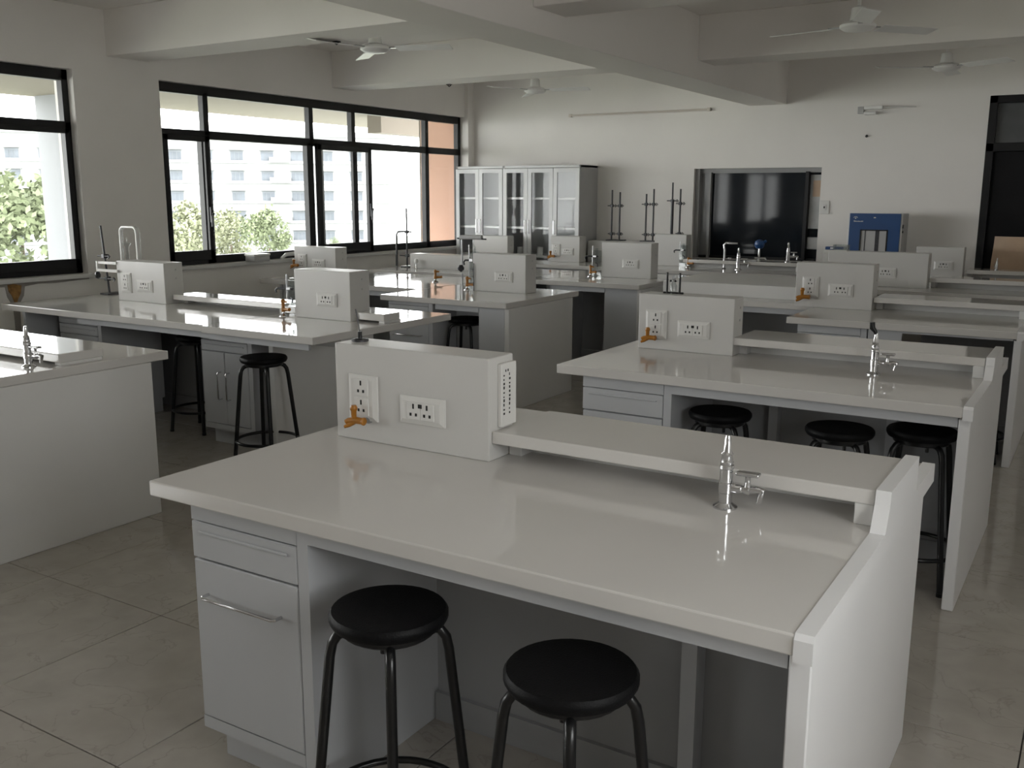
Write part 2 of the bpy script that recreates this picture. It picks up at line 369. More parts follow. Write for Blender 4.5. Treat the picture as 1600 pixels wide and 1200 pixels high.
# ------------------------------------------------------------------ benches
TOP = 0.80
def lab_bench(label, x0, x1, y0, y1, end='trim', shelf=(), shelf_y=0.65, shelf_d=0.33, knee=(), ribs=(), end_in=0.0, left_panel=None, back_panel=0.56, front_panel=None, group='white laboratory benches', sz=(0.052, 0.088), panel=None, apron=0.043, fi=0.035, ei=None):
    b = thing('lab_bench', label, 'lab bench', ((x0+x1)/2, (y0+y1)/2, 0), group)
    xs1 = x1 - 0.03 if end == 'trim' else x1
    MB().box(x0, xs1, y0, y1, TOP-0.042, TOP, 0.004).build('worktop', 'top', b)
    px1 = x1 - end_in
    if end == 'trim':
        sy0, sy1 = y0+shelf_y-0.03, y0+shelf_y+shelf_d+0.02
        MB().prism([(y0-0.004, TOP-0.05), (y0-0.004, TOP-0.008), (y0+0.004, TOP+0.003), (sy0-0.02, TOP+0.003), (sy0+0.015, TOP+0.06), (sy0+0.02, TOP+0.094), (sy1, TOP+0.094), (sy1, TOP+0.003), (y1, TOP+0.003), (y1+0.004, TOP-0.05)], 'x', x1-0.03, x1+0.004).build('end_trim', 'trim', b)
        MB().box(px1-0.045, px1-0.004, y0+0.03, y1-0.11, 0, TOP-0.052, 0.003, 1).build('end_panel', 'trim', b)
    elif end == 'flush':
        MB().box(px1-0.04, px1, y0+(ei or 0.04), y1-0.10, 0, TOP-0.043, 0.003, 1).build('end_panel', 'bench', b)
    for i, (a, c) in enumerate(shelf):
        sh = MB().box(a, c, y0+shelf_y, y0+shelf_y+shelf_d, TOP+sz[0], TOP+sz[1], 0.004).build('raised_shelf', 'top', b)
        MB().box(a+0.01, c-0.01, y0+shelf_y+0.15, y0+shelf_y+0.17, TOP, TOP+sz[0]).build('shelf_web', 'bench', b)
        MB().box(c-0.045, c-0.002, y0+shelf_y+0.005, y0+shelf_y+shelf_d-0.005, TOP, TOP+sz[0], 0.002, 1).build('shelf_support', 'bench', b)
        if a > x0+0.08: MB().box(a+0.002, a+0.045, y0+shelf_y+0.09, y0+shelf_y+shelf_d-0.005, TOP, TOP+sz[0], 0.002, 1).build('shelf_support', 'bench', b)
    for (a, c) in knee:
        MB().box(a, c, y0+fi, y0+fi+0.02, TOP-0.042-apron, TOP-0.042).build('apron', 'cab', b)
    for (a, c) in (panel or knee):
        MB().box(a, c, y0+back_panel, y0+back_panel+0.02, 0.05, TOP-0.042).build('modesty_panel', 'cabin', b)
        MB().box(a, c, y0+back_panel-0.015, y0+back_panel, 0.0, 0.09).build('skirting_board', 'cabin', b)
    for rx in ribs:
        MB().box(rx-0.02, rx+0.02, y0+back_panel-0.06, y0+back_panel, 0.0, TOP-0.045).build('back_rib', 'cab', b)
    if left_panel is not None:
        MB().box(left_panel, left_panel+0.03, y0+0.05, y1-0.1, 0, TOP-0.043).build('side_panel', 'cab', b)
    if front_panel:
        for (a, c) in front_panel: MB().box(a, c, y0+0.04, y0+0.06, 0, TOP-0.043).build('front_panel', 'cab', b)
    return b
def cabinet(label, x0, x1, y0, y1, doors=1, handle='bar', drawers=1, group='grey bench cabinets'):
    c = thing('bench_cabinet', label, 'cabinet', ((x0+x1)/2, (y0+y1)/2, 0), group)
    z0, z1 = 0.10, TOP-0.044
    MB().box(x0, x1, y0+0.02, y1, z0, z1).build('body', 'cab', c)
    MB().box(x0+0.03, x1-0.005, y0+0.05, y1-0.02, 0.0, z0).build('kick_board', 'cab', c)
    st = 0.035
    MB().box(x1-st, x1, y0, y0+0.02, z0, z1).build('stile', 'cab', c)
    xr = x1-st-0.003
    dz = 0.60
    hts = [(dz, z1-0.055)] if drawers == 1 else [(dz, dz+0.065), (dz+0.07, z1-0.03)]
    MB().box(x0, xr, y0+0.002, y0+0.02, hts[-1][1]+0.004, z1).build('top_rail', 'cab', c)
    for a, b_ in hts:
        d = MB().box(x0, xr, y0, y0+0.02, a, b_, 0.003, 1).build('drawer', 'cab', c)
        MB().box(x0+0.03, xr-0.03, y0-0.005, y0, b_-0.030, b_-0.022, 0.002, 1).build('pull_lip', 'cab', d)
    MB().box(x0, xr, y0+0.002, y0+0.02, z0, z0+0.035).build('bottom_rail', 'cab', c)
    w = (xr-x0)/doors
    for k in range(doors):
        a, b_ = x0+k*w+0.002, x0+(k+1)*w-0.002
        d = MB().box(a, b_, y0, y0+0.02, z0+0.038, dz-0.005, 0.003, 1).build('door', 'cab', c)
        if handle == 'bar':
            zz = 0.502; xa, xb = a+0.05, b_-0.06
            MB().tube([(xa, y0, zz), (xa, y0-0.022, zz), (xa+0.008, y0-0.028, zz), (xb-0.008, y0-0.028, zz), (xb, y0-0.022, zz), (xb, y0, zz)], 0.0045, 8).build('handle', 'chrome', d, True)
        else:
            xx = b_-0.035 if k == 0 else a+0.035; za, zb = 0.30, 0.47
            MB().tube([(xx, y0, za), (xx, y0-0.024, za), (xx, y0-0.03, za+0.01), (xx, y0-0.03, zb-0.01), (xx, y0-0.024, zb), (xx, y0, zb)], 0.005, 8).build('handle', 'chrome', d, True)
    return c

R1 = lab_bench('large white bench nearest the camera with bright end panel', -2.127, -0.372, 1.585, 2.885, shelf=((-1.455, -0.405),), knee=((-1.59, -0.42),), ribs=(-0.78,))
cabinet('grey drawer cabinet under the nearest bench', -2.01, -1.59, 1.62, 2.30)
R2 = lab_bench('second bench in the right column with stools tucked beneath', -2.095, -0.372, 3.76, 5.06, shelf=((-1.50, -0.405),), knee=((-1.55, -0.42),), ribs=(-1.24, -0.73))
cabinet('grey drawer cabinet under the second right bench', -1.98, -1.55, 3.80, 4.40)
R3 = lab_bench('third bench in the right column, by the right edge', -1.72, -0.38, 6.08, 7.35, shelf=((-1.33, -0.41),), knee=((-1.03, -0.43),), shelf_y=0.66, back_panel=0.78, apron=0.015, front_panel=((-1.225, -1.03),))
cabinet('pale closed cabinet under the third right bench', -1.66, -1.235, 6.13, 6.7, doors=1)
R3b = lab_bench('open set-back bench joined to the left of the third right bench', -2.95, -1.76, 6.86, 8.25, end=None, knee=((-2.5, -1.80),), left_panel=-2.55, back_panel=0.5)
MB().box(-3.00, -1.78, 7.10, 8.10, TOP, 0.895, 0.003).build('raised_counter', 'bench', R3b)
R4 = lab_bench('fourth bench in the right column, behind the box with the orange tap', -2.2, -0.38, 8.30, 9.25, shelf=((-1.28, -0.41),), knee=((-1.2, -0.43),), shelf_y=0.36, shelf_d=0.28, back_panel=0.35)
R5 = lab_bench('farthest right bench in front of the black door', -2.55, -0.30, 9.42, 10.30, shelf=((-1.14, -0.33),), knee=((-1.2, -0.36),), shelf_y=0.40, shelf_d=0.28, back_panel=0.4, left_panel=-2.5)

L1 = lab_bench('bench at the left edge with a plain white end panel', -7.0, -3.885, 1.76, 3.06, end='flush', shelf=((-6.4, -3.925),), knee=((-6.0, -3.95),), shelf_y=0.75, shelf_d=0.22, sz=(0.014, 0.054))
L2a = lab_bench('left bench below the pillar with the glass loop apparatus', -6.57, -4.485, 3.80, 5.05, end=None, shelf=((-5.56, -4.49),), knee=((-5.78, -4.49),), left_panel=-6.4, back_panel=0.85, panel=((-6.36, -4.49),), sz=(0.030, 0.066), shelf_d=0.2, fi=0.05)
cabinet('grey two-drawer cabinet at the far left end of the bench', -6.25, -5.78, 4.02, 4.5, drawers=2)
L2b = lab_bench('short left bench joined to the glass loop bench, stools below', -4.48, -3.60, 3.77, 5.05, end='flush', shelf=((-4.475, -4.33), (-3.85, -3.64)), knee=((-4.47, -3.68),), panel=((-4.48, -4.21),), end_in=0.57, ei=0.26, back_panel=0.85, sz=(0.012, 0.056), shelf_d=0.15, fi=0.05)
MB().box(-4.17, -3.66, 4.06, 4.09, TOP-0.10, TOP-0.043).build('slab_bearer', 'bench', L2b)
cabinet('grey double-door cabinet with upright handles between two stools', -4.80, -4.35, 4.03, 4.50, doors=2, handle='upright', drawers=2)
L3a = lab_bench('set-back left bench under the wide window, third row', -6.62, -4.78, 6.27, 7.45, end=None, knee=((-5.9, -4.85),), left_panel=-6.42)
cabinet('grey cabinet under the set-back third row bench', -6.38, -5.9, 6.32, 6.9)
L3b = lab_bench('left bench with glass tap apparatus and single stool beneath', -4.77, -3.62, 5.75, 6.85, end='flush', knee=((-4.27, -3.88),), front_panel=((-3.88, -3.66),), panel=((-4.75, -3.66),), back_panel=1.0)
cabinet('grey cabinet left of the single stool knee space', -4.72, -4.30, 5.79, 6.10, drawers=2)
L4a = lab_bench('narrow left bench by the window carrying the retort stand', -6.52, -4.65, 7.70, 8.70, end=None, knee=((-5.8, -4.7),), left_panel=-6.35, back_panel=0.5)
L4b = lab_bench('fourth row left bench with tall socket box and open knee space', -4.64, -3.42, 7.58, 8.80, end='flush', knee=((-4.29, -3.77),), front_panel=((-3.77, -3.46),), back_panel=0.62, left_panel=-4.33)
L5 = lab_bench('far bench along the back wall before the glass cupboard', -6.75, -4.66, 9.35, 9.98, end='flush', knee=((-6.0, -4.72),), back_panel=0.5, left_panel=-6.7)
L6 = lab_bench('far bench with chrome taps below the viewing hatch', -4.60, -2.62, 9.35, 10.07, end='flush', shelf=((-3.92, -2.66),), shelf_y=0.44, shelf_d=0.26, front_panel=((-4.0, -2.66),), left_panel=-4.55)

# ------------------------------------------------------------------ socket boxes
def socket_face(parent, name, cx, y, cz, w, h, pins):
    f = MB().box(cx-w/2, cx+w/2, y-0.0035, y+0.004, cz-h/2, cz+h/2, 0.001, 1).build(name, 'plastic', parent)
    for px, pz, pw, ph in pins:
        MB().box(cx+px-pw/2, cx+px+pw/2, y-0.0042, y-0.003, cz+pz-ph/2, cz+pz+ph/2).build('pin_slot', 'hole', f)
    return f
PIN3 = ((0, 0.014, 0.006, 0.015), (-0.010, -0.011, 0.007, 0.009), (0.010, -0.011, 0.007, 0.009))
def frame_plate(b, cx, y, cz, w, h):
    """bevelled surround: sloped picture-frame plate"""
    m = MB(); bm = m.bm; k = 0.014
    o = [(cx-w/2, cz-h/2), (cx+w/2, cz-h/2), (cx+w/2, cz+h/2), (cx-w/2, cz+h/2)]
    i = [(cx-w/2+k, cz-h/2+k), (cx+w/2-k, cz-h/2+k), (cx+w/2-k, cz+h/2-k), (cx-w/2+k, cz+h/2-k)]
    A = [bm.verts.new((u, y, v)) for u, v in o]; A2 = [bm.verts.new((u, y-0.006, v)) for u, v in o]; B = [bm.verts.new((u, y-0.013, v)) for u, v in i]
    for q in range(4):
        r = (q+1) % 4
        bm.faces.new((A[q], A[r], A2[r], A2[q])); bm.faces.new((A2[q], A2[r], B[r], B[q]))
    bm.faces.new(B); bmesh.ops.recalc_face_normals(bm, faces=bm.faces[:])
    return m.build('socket_plate', 'plastic', b)
def socket_box(label, x0, x1, y0, y1, h=0.30, z=TOP, vplate=True, hplate=True, side_plate=False, label_group='white socket boxes on the benches'):
    b = thing('socket_box', label, 'socket box', ((x0+x1)/2, (y0+y1)/2, z), label_group)
    MB().box(x0, x1, y0, y1, z, z+h, 0.004).build('body', 'box', b)
    w = x1-x0
    if vplate:
        cx, cz = x0+0.115*w/0.575*1.0, z+h*0.46
        p = frame_plate(b, cx, y0, cz, 0.112, 0.142)
        socket_face(p, 'socket', cx, y0-0.013, cz+0.034, 0.056, 0.054, PIN3)
        socket_face(p, 'socket', cx, y0-0.013, cz-0.026, 0.056, 0.054, PIN3)
    if hplate:
        cx, cz = x0+w*0.595, z+h*0.41
        p = frame_plate(b, cx, y0, cz, 0.165, 0.084)
        f = socket_face(p, 'socket', cx-0.025, y0-0.013, cz, 0.049, 0.052, PIN3)
        f = socket_face(p, 'socket', cx+0.025, y0-0.013, cz, 0.049, 0.052, PIN3)
        MB().box(cx-0.007, cx+0.007, y0-0.0175, y0-0.016, cz+0.010, cz+0.022).build('switch_mark', 'hole', p)
    if side_plate:
        ym = (y0+y1)/2
        s = MB().box(x1, x1+0.014, ym-0.02, y1-0.004, z+0.095, z+h-0.02, 0.002, 1).build('breaker_cover', 'plastic', b)
        m = MB()
        random.seed(3)
        for k in range(11):
            zz = z+h-0.045-k*0.0125
            for u in (0.010, 0.040):
                if k == 0: uu = 0.02 if u < 0.02 else 0.032
                else: uu = u
                m.box(x1+0.0138, x1+0.0146, ym-0.02+uu, ym-0.02+uu+random.uniform(0.004, 0.008), zz, zz+random.uniform(0.004, 0.009))
        m.build('printed_marks', 'print', s)
    else:
        for dz in (0.05, 0.11):
            MB().lathe([(0.006, 0), (0.006, 0.002)], (x1, (y0+y1)/2+0.02, z+h-dz), 'x', 8).build('screw_cap', 'grey', b)
    return b
socket_box('big socket box on the nearest bench with printed breaker cover', -2.030, -1.456, 2.222, 2.352, side_plate=True)
socket_box('socket box on the second right bench', -1.985, -1.492, 4.40, 4.53, h=0.275)
socket_box('socket box with orange tap on the third right bench', -1.850, -1.335, 6.72, 6.88, h=0.305)
socket_box('long grey socket box behind the third right bench', -2.10, -1.285, 8.60, 8.74, h=0.29, vplate=False)
socket_box('farthest right socket box near the black door', -1.58, -1.165, 9.80, 9.93, h=0.29, vplate=False)
socket_box('socket box below the pillar beside the glass loop', -6.090, -5.575, 4.40, 4.56, h=0.285)
socket_box('tall socket box right of the double-door cabinet', -4.320, -3.865, 4.38, 4.56, vplate=False)
socket_box('socket box beside the glass tap apparatus, third row', -4.345, -3.850, 6.40, 6.56, vplate=False)
socket_box('socket box on the fourth row left bench', -4.095, -3.590, 8.20, 8.36, h=0.325, vplate=False)
socket_box('socket box under the wide window on the set-back bench', -6.75, -6.22, 6.86, 7.02, h=0.265)
socket_box('small far socket box at the cupboard corner', -6.60, -6.10, 9.72, 9.86, h=0.28, vplate=False, hplate=False)
socket_box('far socket box below the cupboard right door', -5.56, -5.18, 9.80, 9.96, h=0.295)
socket_box('far box between the dark burette stands and the hatch', -4.30, -3.93, 9.90, 10.04, h=0.34, vplate=False, hplate=False)
lowb = thing('service_box', 'low plain box on the narrow window bench', 'service box', (-5.9, 8.2, TOP))
MB().box(-6.30, -5.50, 8.10, 8.28, TOP, TOP+0.15, 0.004).build('body', 'box', lowb)
MB().box(-6.28, -5.52, 8.095, 8.10, TOP+0.015, TOP+0.135, 0.002, 1).build('front_cover', 'box', lowb)

# ------------------------------------------------------------------ gas taps, faucets
def make_wall_tap():
    t = thing('gas_tap', '', 'gas tap', (0, 0, 0), 'orange gas taps on the socket boxes')
    MB().lathe([(0.017, 0.0), (0.017, -0.006), (0.010, -0.008), (0.010, -0.05)], (0.022, 0, 0), 'y', 14).build('wall_flange', 'steel', t, True)
    MB().tube([(0.03, -0.048, 0.001), (0.0, -0.050, 0.002), (-0.035, -0.055, -0.002), (-0.046, -0.06, -0.008)], [0.013, 0.014, 0.011, 0.009], 12).build('body', 'orange', t, True)
    MB().lathe([(0.010, 0.0), (0.011, 0.03), (0.014, 0.034), (0.015, 0.042), (0.010, 0.052)], (-0.012, -0.05, 0.008), 'z', 14).build('valve_knob', 'orange', t, True)
    MB().tube([(-0.010, -0.052, -0.004), (-0.03, -0.06, -0.018), (-0.046, -0.068, -0.026)], [0.011, 0.009, 0.006], 10).build('hose_nozzle', 'orange', t, True)
    MB().lathe([(0.015, 0.0), (0.016, 0.006), (0.012, 0.010)], (0.030, -0.048, 0.001), 'x', 14).build('end_cap', 'orange', t, True)
    return t
wt = proto(make_wall_tap())
wt.put((-1.915, 2.222, 0.872), 0, 'orange gas tap on the nearest socket box', scale=(0.8,)*3)
wt.put((-1.905, 4.40, 0.862), 0, 'orange gas tap on the second right socket box', scale=(0.85,)*3)
wt.put((-1.775, 6.72, 0.872), 0, 'orange gas tap on the third right socket box', scale=(1.05,)*3)
wt.put((-5.52, 9.80, 0.865), 0, 'tiny orange gas tap below the glass cupboard')
wt.put((-6.70, 6.86, 0.885), 0, 'orange gas tap on the box under the wide window')
def make_stand_tap():
    t = thing('gas_tap', '', 'gas tap', (0, 0, 0), 'orange gas taps standing by the boxes')
    MB().lathe([(0.028, 0.0), (0.027, 0.005), (0.012, 0.014), (0.008, 0.02), (0.008, 0.03)], seg=16).build('base_flange', 'chrome', t, True)
    MB().lathe([(0.009, 0.028), (0.013, 0.03), (0.014, 0.05), (0.011, 0.056), (0.011, 0.085), (0.014, 0.088), (0.013, 0.105), (0.006, 0.11)], seg=14).build('body', 'orange', t, True)
    MB().tube([(0.0, 0, 0.045), (0.04, -0.005, 0.045), (0.062, -0.008, 0.047)], [0.011, 0.009, 0.012], 10).build('side_arm', 'orange', t, True)
    MB().tube([(0.0, 0, 0.09), (0.024, -0.003, 0.094), (0.036, -0.004, 0.092)], [0.009, 0.007, 0.006], 10).build('hose_nozzle', 'orange', t, True)
    return t
st = proto(make_stand_tap())
st.put((-6.135, 4.47, TOP), 0, 'orange tap on a stem left of the pillar socket box')
st.put((-4.405, 4.36, TOP), 0, 'orange tap on a stem left of the tall socket box')
st.put((-4.415, 6.42, TOP), 0, 'orange tap in the third row glass apparatus')
st.put((-4.180, 8.14, TOP), 0, 'orange tap by the fourth row socket box')
st.put((-5.05, 6.85, TOP), 0.5, 'orange tap half hidden behind the glass apparatus')
st.put((-3.86, 9.80, TOP), 0, 'tiny orange tap left of the far chrome taps')

def make_faucet():
    t = thing('lab_faucet', '', 'faucet', (0, 0, 0), 'chrome bench faucets')
    MB().lathe([(0.030, 0.0), (0.030, 0.004), (0.020, 0.010), (0.017, 0.014)], seg=20).build('base_flange', 'chrome', t, True)
    MB().lathe([(0.0165, 0.012), (0.0165, 0.038), (0.019, 0.040), (0.019, 0.064), (0.0165, 0.066), (0.0160, 0.098), (0.018, 0.100), (0.0175, 0.108), (0.0155, 0.110), (0.0165, 0.116)], seg=20).build('column', 'chrome', t, True)
    MB().lathe([(0.0155, 0.114), (0.013, 0.132), (0.0145, 0.136), (0.0095, 0.142), (0.0085, 0.172), (0.006, 0.182)], seg=16).build('hose_nozzle', 'chrome', t, True)
    a = MB().tube([(0.012, 0, 0.052), (0.038, 0, 0.052), (0.04, 0, 0.052), (0.058, 0, 0.052), (0.060, 0, 0.053), (0.078, 0, 0.056)], [0.012, 0.012, 0.0105, 0.0125, 0.010, 0.009], 14).build('side_arm', 'chrome', t, True)
    MB().tube([(0.074, 0, 0.056), (0.090, 0, 0.054), (0.086, 0, 0.040), (0.082, 0, 0.024)], [0.0095, 0.010, 0.008, 0.007], 12).build('spout', 'chrome', t, True)
    h = MB().lathe([(0.010, 0.056), (0.007, 0.070), (0.0065, 0.084), (0.009, 0.088)], (0.053, 0, 0), 'z', 14).build('valve_stem', 'chrome', t, True)
    MB().box(0.024, 0.082, -0.013, 0.013, 0.087, 0.097, 0.0045, 3).build('handle', 'chrome', t, True)
    return t
fa = proto(make_faucet())
fa.put((-0.745, 2.195, TOP), 0.05, 'chrome faucet standing on the nearest bench')
fa.put((-0.820, 4.27, TOP), 0.05, 'chrome faucet on the second right bench')
fa.put((-4.03, 2.43, TOP), 0.1, 'chrome faucet on the bench at the left edge')
fa.put((-3.30, 9.78, TOP), 0.05, 'nearer chrome faucet below the viewing hatch', scale=(1.25,)*3)
fa.put((-2.83, 9.93, TOP+0.088), 0.05, 'chrome faucet at the hatch right corner', scale=(1.1,)*3)
fa.put((-0.90, 9.96, TOP+0.088), 2.0, 'small chrome faucet in front of the black door', scale=(0.6,)*3)
hk = thing('faucet_hose_tip', 'black rubber hose tip on the second bench faucet', 'hose tip', (-0.82, 4.27, TOP+0.18))
MB().tube([(-0.82, 4.27, TOP+0.172), (-0.825, 4.27, TOP+0.185), (-0.838, 4.27, TOP+0.20), (-0.84, 4.27, TOP+0.225)], [0.008, 0.009, 0.012, 0.011], 10).build('rubber_sleeve', 'black', hk, True)
pin = thing('sensor_stalk', 'thin black stalk on a round base atop the nearest socket box', 'stalk', (-1.985, 2.29, TOP+0.30))
MB().lathe([(0.027, 0.0), (0.027, 0.006), (0.014, 0.009)], (-1.985, 2.29, TOP+0.30), seg=18).build('base_disc', 'darksteel', pin, True)
MB().tube([(-1.985, 2.29, TOP+0.305), (-1.985, 2.29, TOP+0.33)], 0.007, 10).build('socket', 'black', pin, True)
MB().tube([(-1.985, 2.29, TOP+0.325), (-1.992, 2.29, TOP+0.37), (-2.0, 2.29, TOP+0.40)], 0.0018, 6).build('stalk', 'darksteel', pin, True)

# ------------------------------------------------------------------ stools
def make_stool():
    t = thing('lab_stool', '', 'stool', (0, 0, 0), 'black round lab stools')
    SH = 0.64
    MB().lathe([(0.113, SH-0.038), (0.129, SH-0.033), (0.135, SH-0.022), (0.135, SH-0.011), (0.129, SH-0.003), (0.108, SH+0.0), (0.0, SH-0.001)], seg=40).build('seat', 'seat', t, True)
    MB().lathe([(0.0, SH-0.056), (0.104, SH-0.056), (0.108, SH-0.052), (0.108, SH-0.038)], seg=28).build('seat_ring', 'black', t, True)
    for k in range(4):
        a = PI/4 + k*PI/2; c, s_ = math.cos(a), math.sin(a)
        pts = []
        for r, z in ((0.06, SH-0.052), (0.096, SH-0.054), (0.115, SH-0.062), (0.128, SH-0.080), (0.135, SH-0.112), (0.190, 0.012)):
            pts.append((c*r, s_*r, z))
        lg = MB().tube(pts, 0.012, 12).build('leg', 'black', t, True)
        MB().lathe([(0.014, 0.0), (0.014, 0.016)], (c*0.1905, s_*0.1905, 0), 'z', 12).build('rubber_foot', 'black', lg, True)
    R = 0.176
    MB().tube([(R*math.cos(2*PI*k/36), R*math.sin(2*PI*k/36), 0.145) for k in range(36)], 0.009, 10, True).build('foot_ring', 'black', t, True)
    MB().tube([(0.03, -0.05, SH-0.06), (0.03, -0.05, SH-0.085)], 0.007, 8).build('bolt', 'black', t, True)
    return t
sp = proto(make_stool())
for (x, y, rz, lab) in (
    (-1.306, 1.579, -0.09, 'left one of the two black stools before the nearest bench'),
    (-0.821, 1.547, -0.30, 'right one of the two black stools before the nearest bench'),
    (-4.105, 3.89, 0.15, 'black stool right of the double-door cabinet'),
    (-5.10, 4.25, 0.15, 'black stool half hidden left of the double-door cabinet'),
    (-4.14, 6.00, 0.1, 'black stool in the third row knee space below the glass apparatus'),
    (-1.375, 3.93, 0.1, 'left stool tucked under the second right bench'),
    (-0.862, 3.90, 0.05, 'middle stool tucked under the second right bench'),
    (-0.575, 4.05, 0.0, 'right stool tucked under the second right bench by its end panel'),
    (-0.95, 6.35, 0.5, 'left stool in the dark under the third right bench'),
    (-0.61, 6.28, 0.05, 'right stool in the dark under the third right bench'),
): sp.put((x, y, 0), rz, lab)

# ------------------------------------------------------------------ ceiling fans
def make_fan():
    t = thing('ceiling_fan', '', 'ceiling fan', (0, 0, 0), 'white ceiling fans')
    MB().lathe([(0.0, 0.0), (0.045, 0.0), (0.04, -0.03), (0.014, -0.05)], seg=20).build('canopy', 'white', t, True)
    MB().tube([(0, 0, -0.03), (0, 0, -0.25)], 0.011, 10).build('rod', 'white', t, True)
    MB().lathe([(0.014, -0.24), (0.045, -0.255), (0.052, -0.32), (0.058, -0.335)], seg=20).build('bell_cover', 'white', t, True)
    MB().lathe([(0.04, -0.335), (0.095, -0.345), (0.115, -0.362), (0.115, -0.378), (0.09, -0.395), (0.03, -0.405), (0.0, -0.405)], seg=28).build('motor', 'white', t, True)
    for k in range(3):
        a = k*2*PI/3
        m = MB(); rot = Matrix.Rotation(a, 4, 'Z')
        n0 = len(m.bm.verts)
        m.box(0.17, 0.60, -0.058, 0.058, -0.003, 0.003, 0.0015, 1)
        bmesh.ops.rotate(m.bm, verts=m.bm.verts[:], cent=(0.4, 0, 0), matrix=Matrix.Rotation(math.radians(-11), 3, 'X'))
        bmesh.ops.translate(m.bm, verts=m.bm.verts[:], vec=(0, 0, -0.37))
        bmesh.ops.transform(m.bm, verts=m.bm.verts[:], matrix=rot)
        bl = m.build('blade', 'white', t)
        m = MB(); m.box(0.09, 0.20, -0.014, 0.014, -0.004, 0.004)
        bmesh.ops.translate(m.bm, verts=m.bm.verts[:], vec=(0, 0, -0.366)); bmesh.ops.transform(m.bm, verts=m.bm.verts[:], matrix=rot)
        m.build('blade_bracket', 'steel', bl)
    return t
fp = proto(make_fan())
fp.put((-4.95, 5.98, ZC), 0.35, 'left ceiling fan above the wide window bay')
fp.put((-5.40, 9.15, ZC), 0.17, 'farther left ceiling fan over the glass cupboard')
fp.put((-1.58, 6.85, ZC), 0.87, 'ceiling fan at the top right nearer the camera')
fp.put((-1.39, 9.35, ZC), 1.60, 'ceiling fan at the far right above the door')
for (x, y, z, lab) in ((-5.0, 5.60, 2.66, 'black clip under the nearer ceiling beam'), (-5.9, 8.28, 2.66, 'black clip under the far ceiling beam')):
    c = thing('cable_clip', lab, 'clip', (x, y, z))
    MB().box(x-0.025, x+0.025, y-0.02, y+0.02, z-0.008, z, 0.002, 1).build('pad', 'black', c)
    MB().tube([(x-0.02, y, z-0.006), (x, y, z-0.022), (x+0.02, y, z-0.012)], 0.006, 8).build('hook', 'black', c, True)

# ------------------------------------------------------------------ wall fittings on the far wall
def batten(label, x0, x1, z, y=YF):
    b = thing('tube_light', label, 'tube light', ((x0+x1)/2, y, z))
    MB().box(x0, x1, y-0.022, y, z-0.014, z+0.014, 0.003, 1).build('batten', 'wall', b)
    MB().tube([(x0+0.03, y-0.036, z), (x1-0.03, y-0.036, z)], 0.011, 10).build('tube', 'tube', b, True)
    for xx in (x0, x1-0.035): MB().box(xx, xx+0.035, y-0.05, y, z-0.018, z+0.018, 0.003, 1).build('tube_holder', 'tube', b)
batten('long unlit tube light on the far wall below the beam', -5.70, -3.93, 2.492)
wlmp = thing('wall_lamp', 'short white wall lamp high on the far wall', 'wall lamp', (-2.2, YF, 2.41))
MB().box(-2.36, -2.30, YF-0.03, YF, 2.38, 2.45, 0.004).build('mount', 'grey', wlmp)
MB().box(-2.29, -2.11, YF-0.075, YF-0.01, 2.415, 2.45, 0.008).build('housing', 'white', wlmp)
MB().box(-2.29, -2.17, YF-0.075, YF-0.01, 2.365, 2.395, 0.008).build('lower_housing', 'white', wlmp)
MB().tube([(-2.12, YF-0.035, 2.435), (-1.80, YF-0.03, 2.425)], [0.012, 0.006], 10).build('arm', 'plastic', wlmp, True)
nail = thing('wall_hook', 'small dark hook on the far wall under the wall lamp', 'hook', (-2.26, YF, 2.156))
MB().tube([(-2.26, YF, 2.158), (-2.26, YF-0.02, 2.158), (-2.25, YF-0.03, 2.165)], 0.008, 8).build('peg', 'darksteel', nail, True)
MB().lathe([(0.014, -0.004), (0.014, 0.0)], (-2.26, YF, 2.158), 'y', 10).build('plate', 'darksteel', nail)
sw = thing('wall_switch', 'white switch plate right of the viewing hatch', 'switch', (-2.635, YF, 1.44))
MB().box(-2.685, -2.585, YF-0.012, YF, 1.37, 1.51, 0.004).build('plate', 'plastic', sw)
MB().box(-2.655, -2.615, YF-0.018, YF-0.012, 1.41, 1.47, 0.003).build('rocker', 'plastic', sw)
MB().box(-2.642, -2.628, YF-0.019, YF-0.018, 1.43, 1.45).build('mark', 'print', sw)

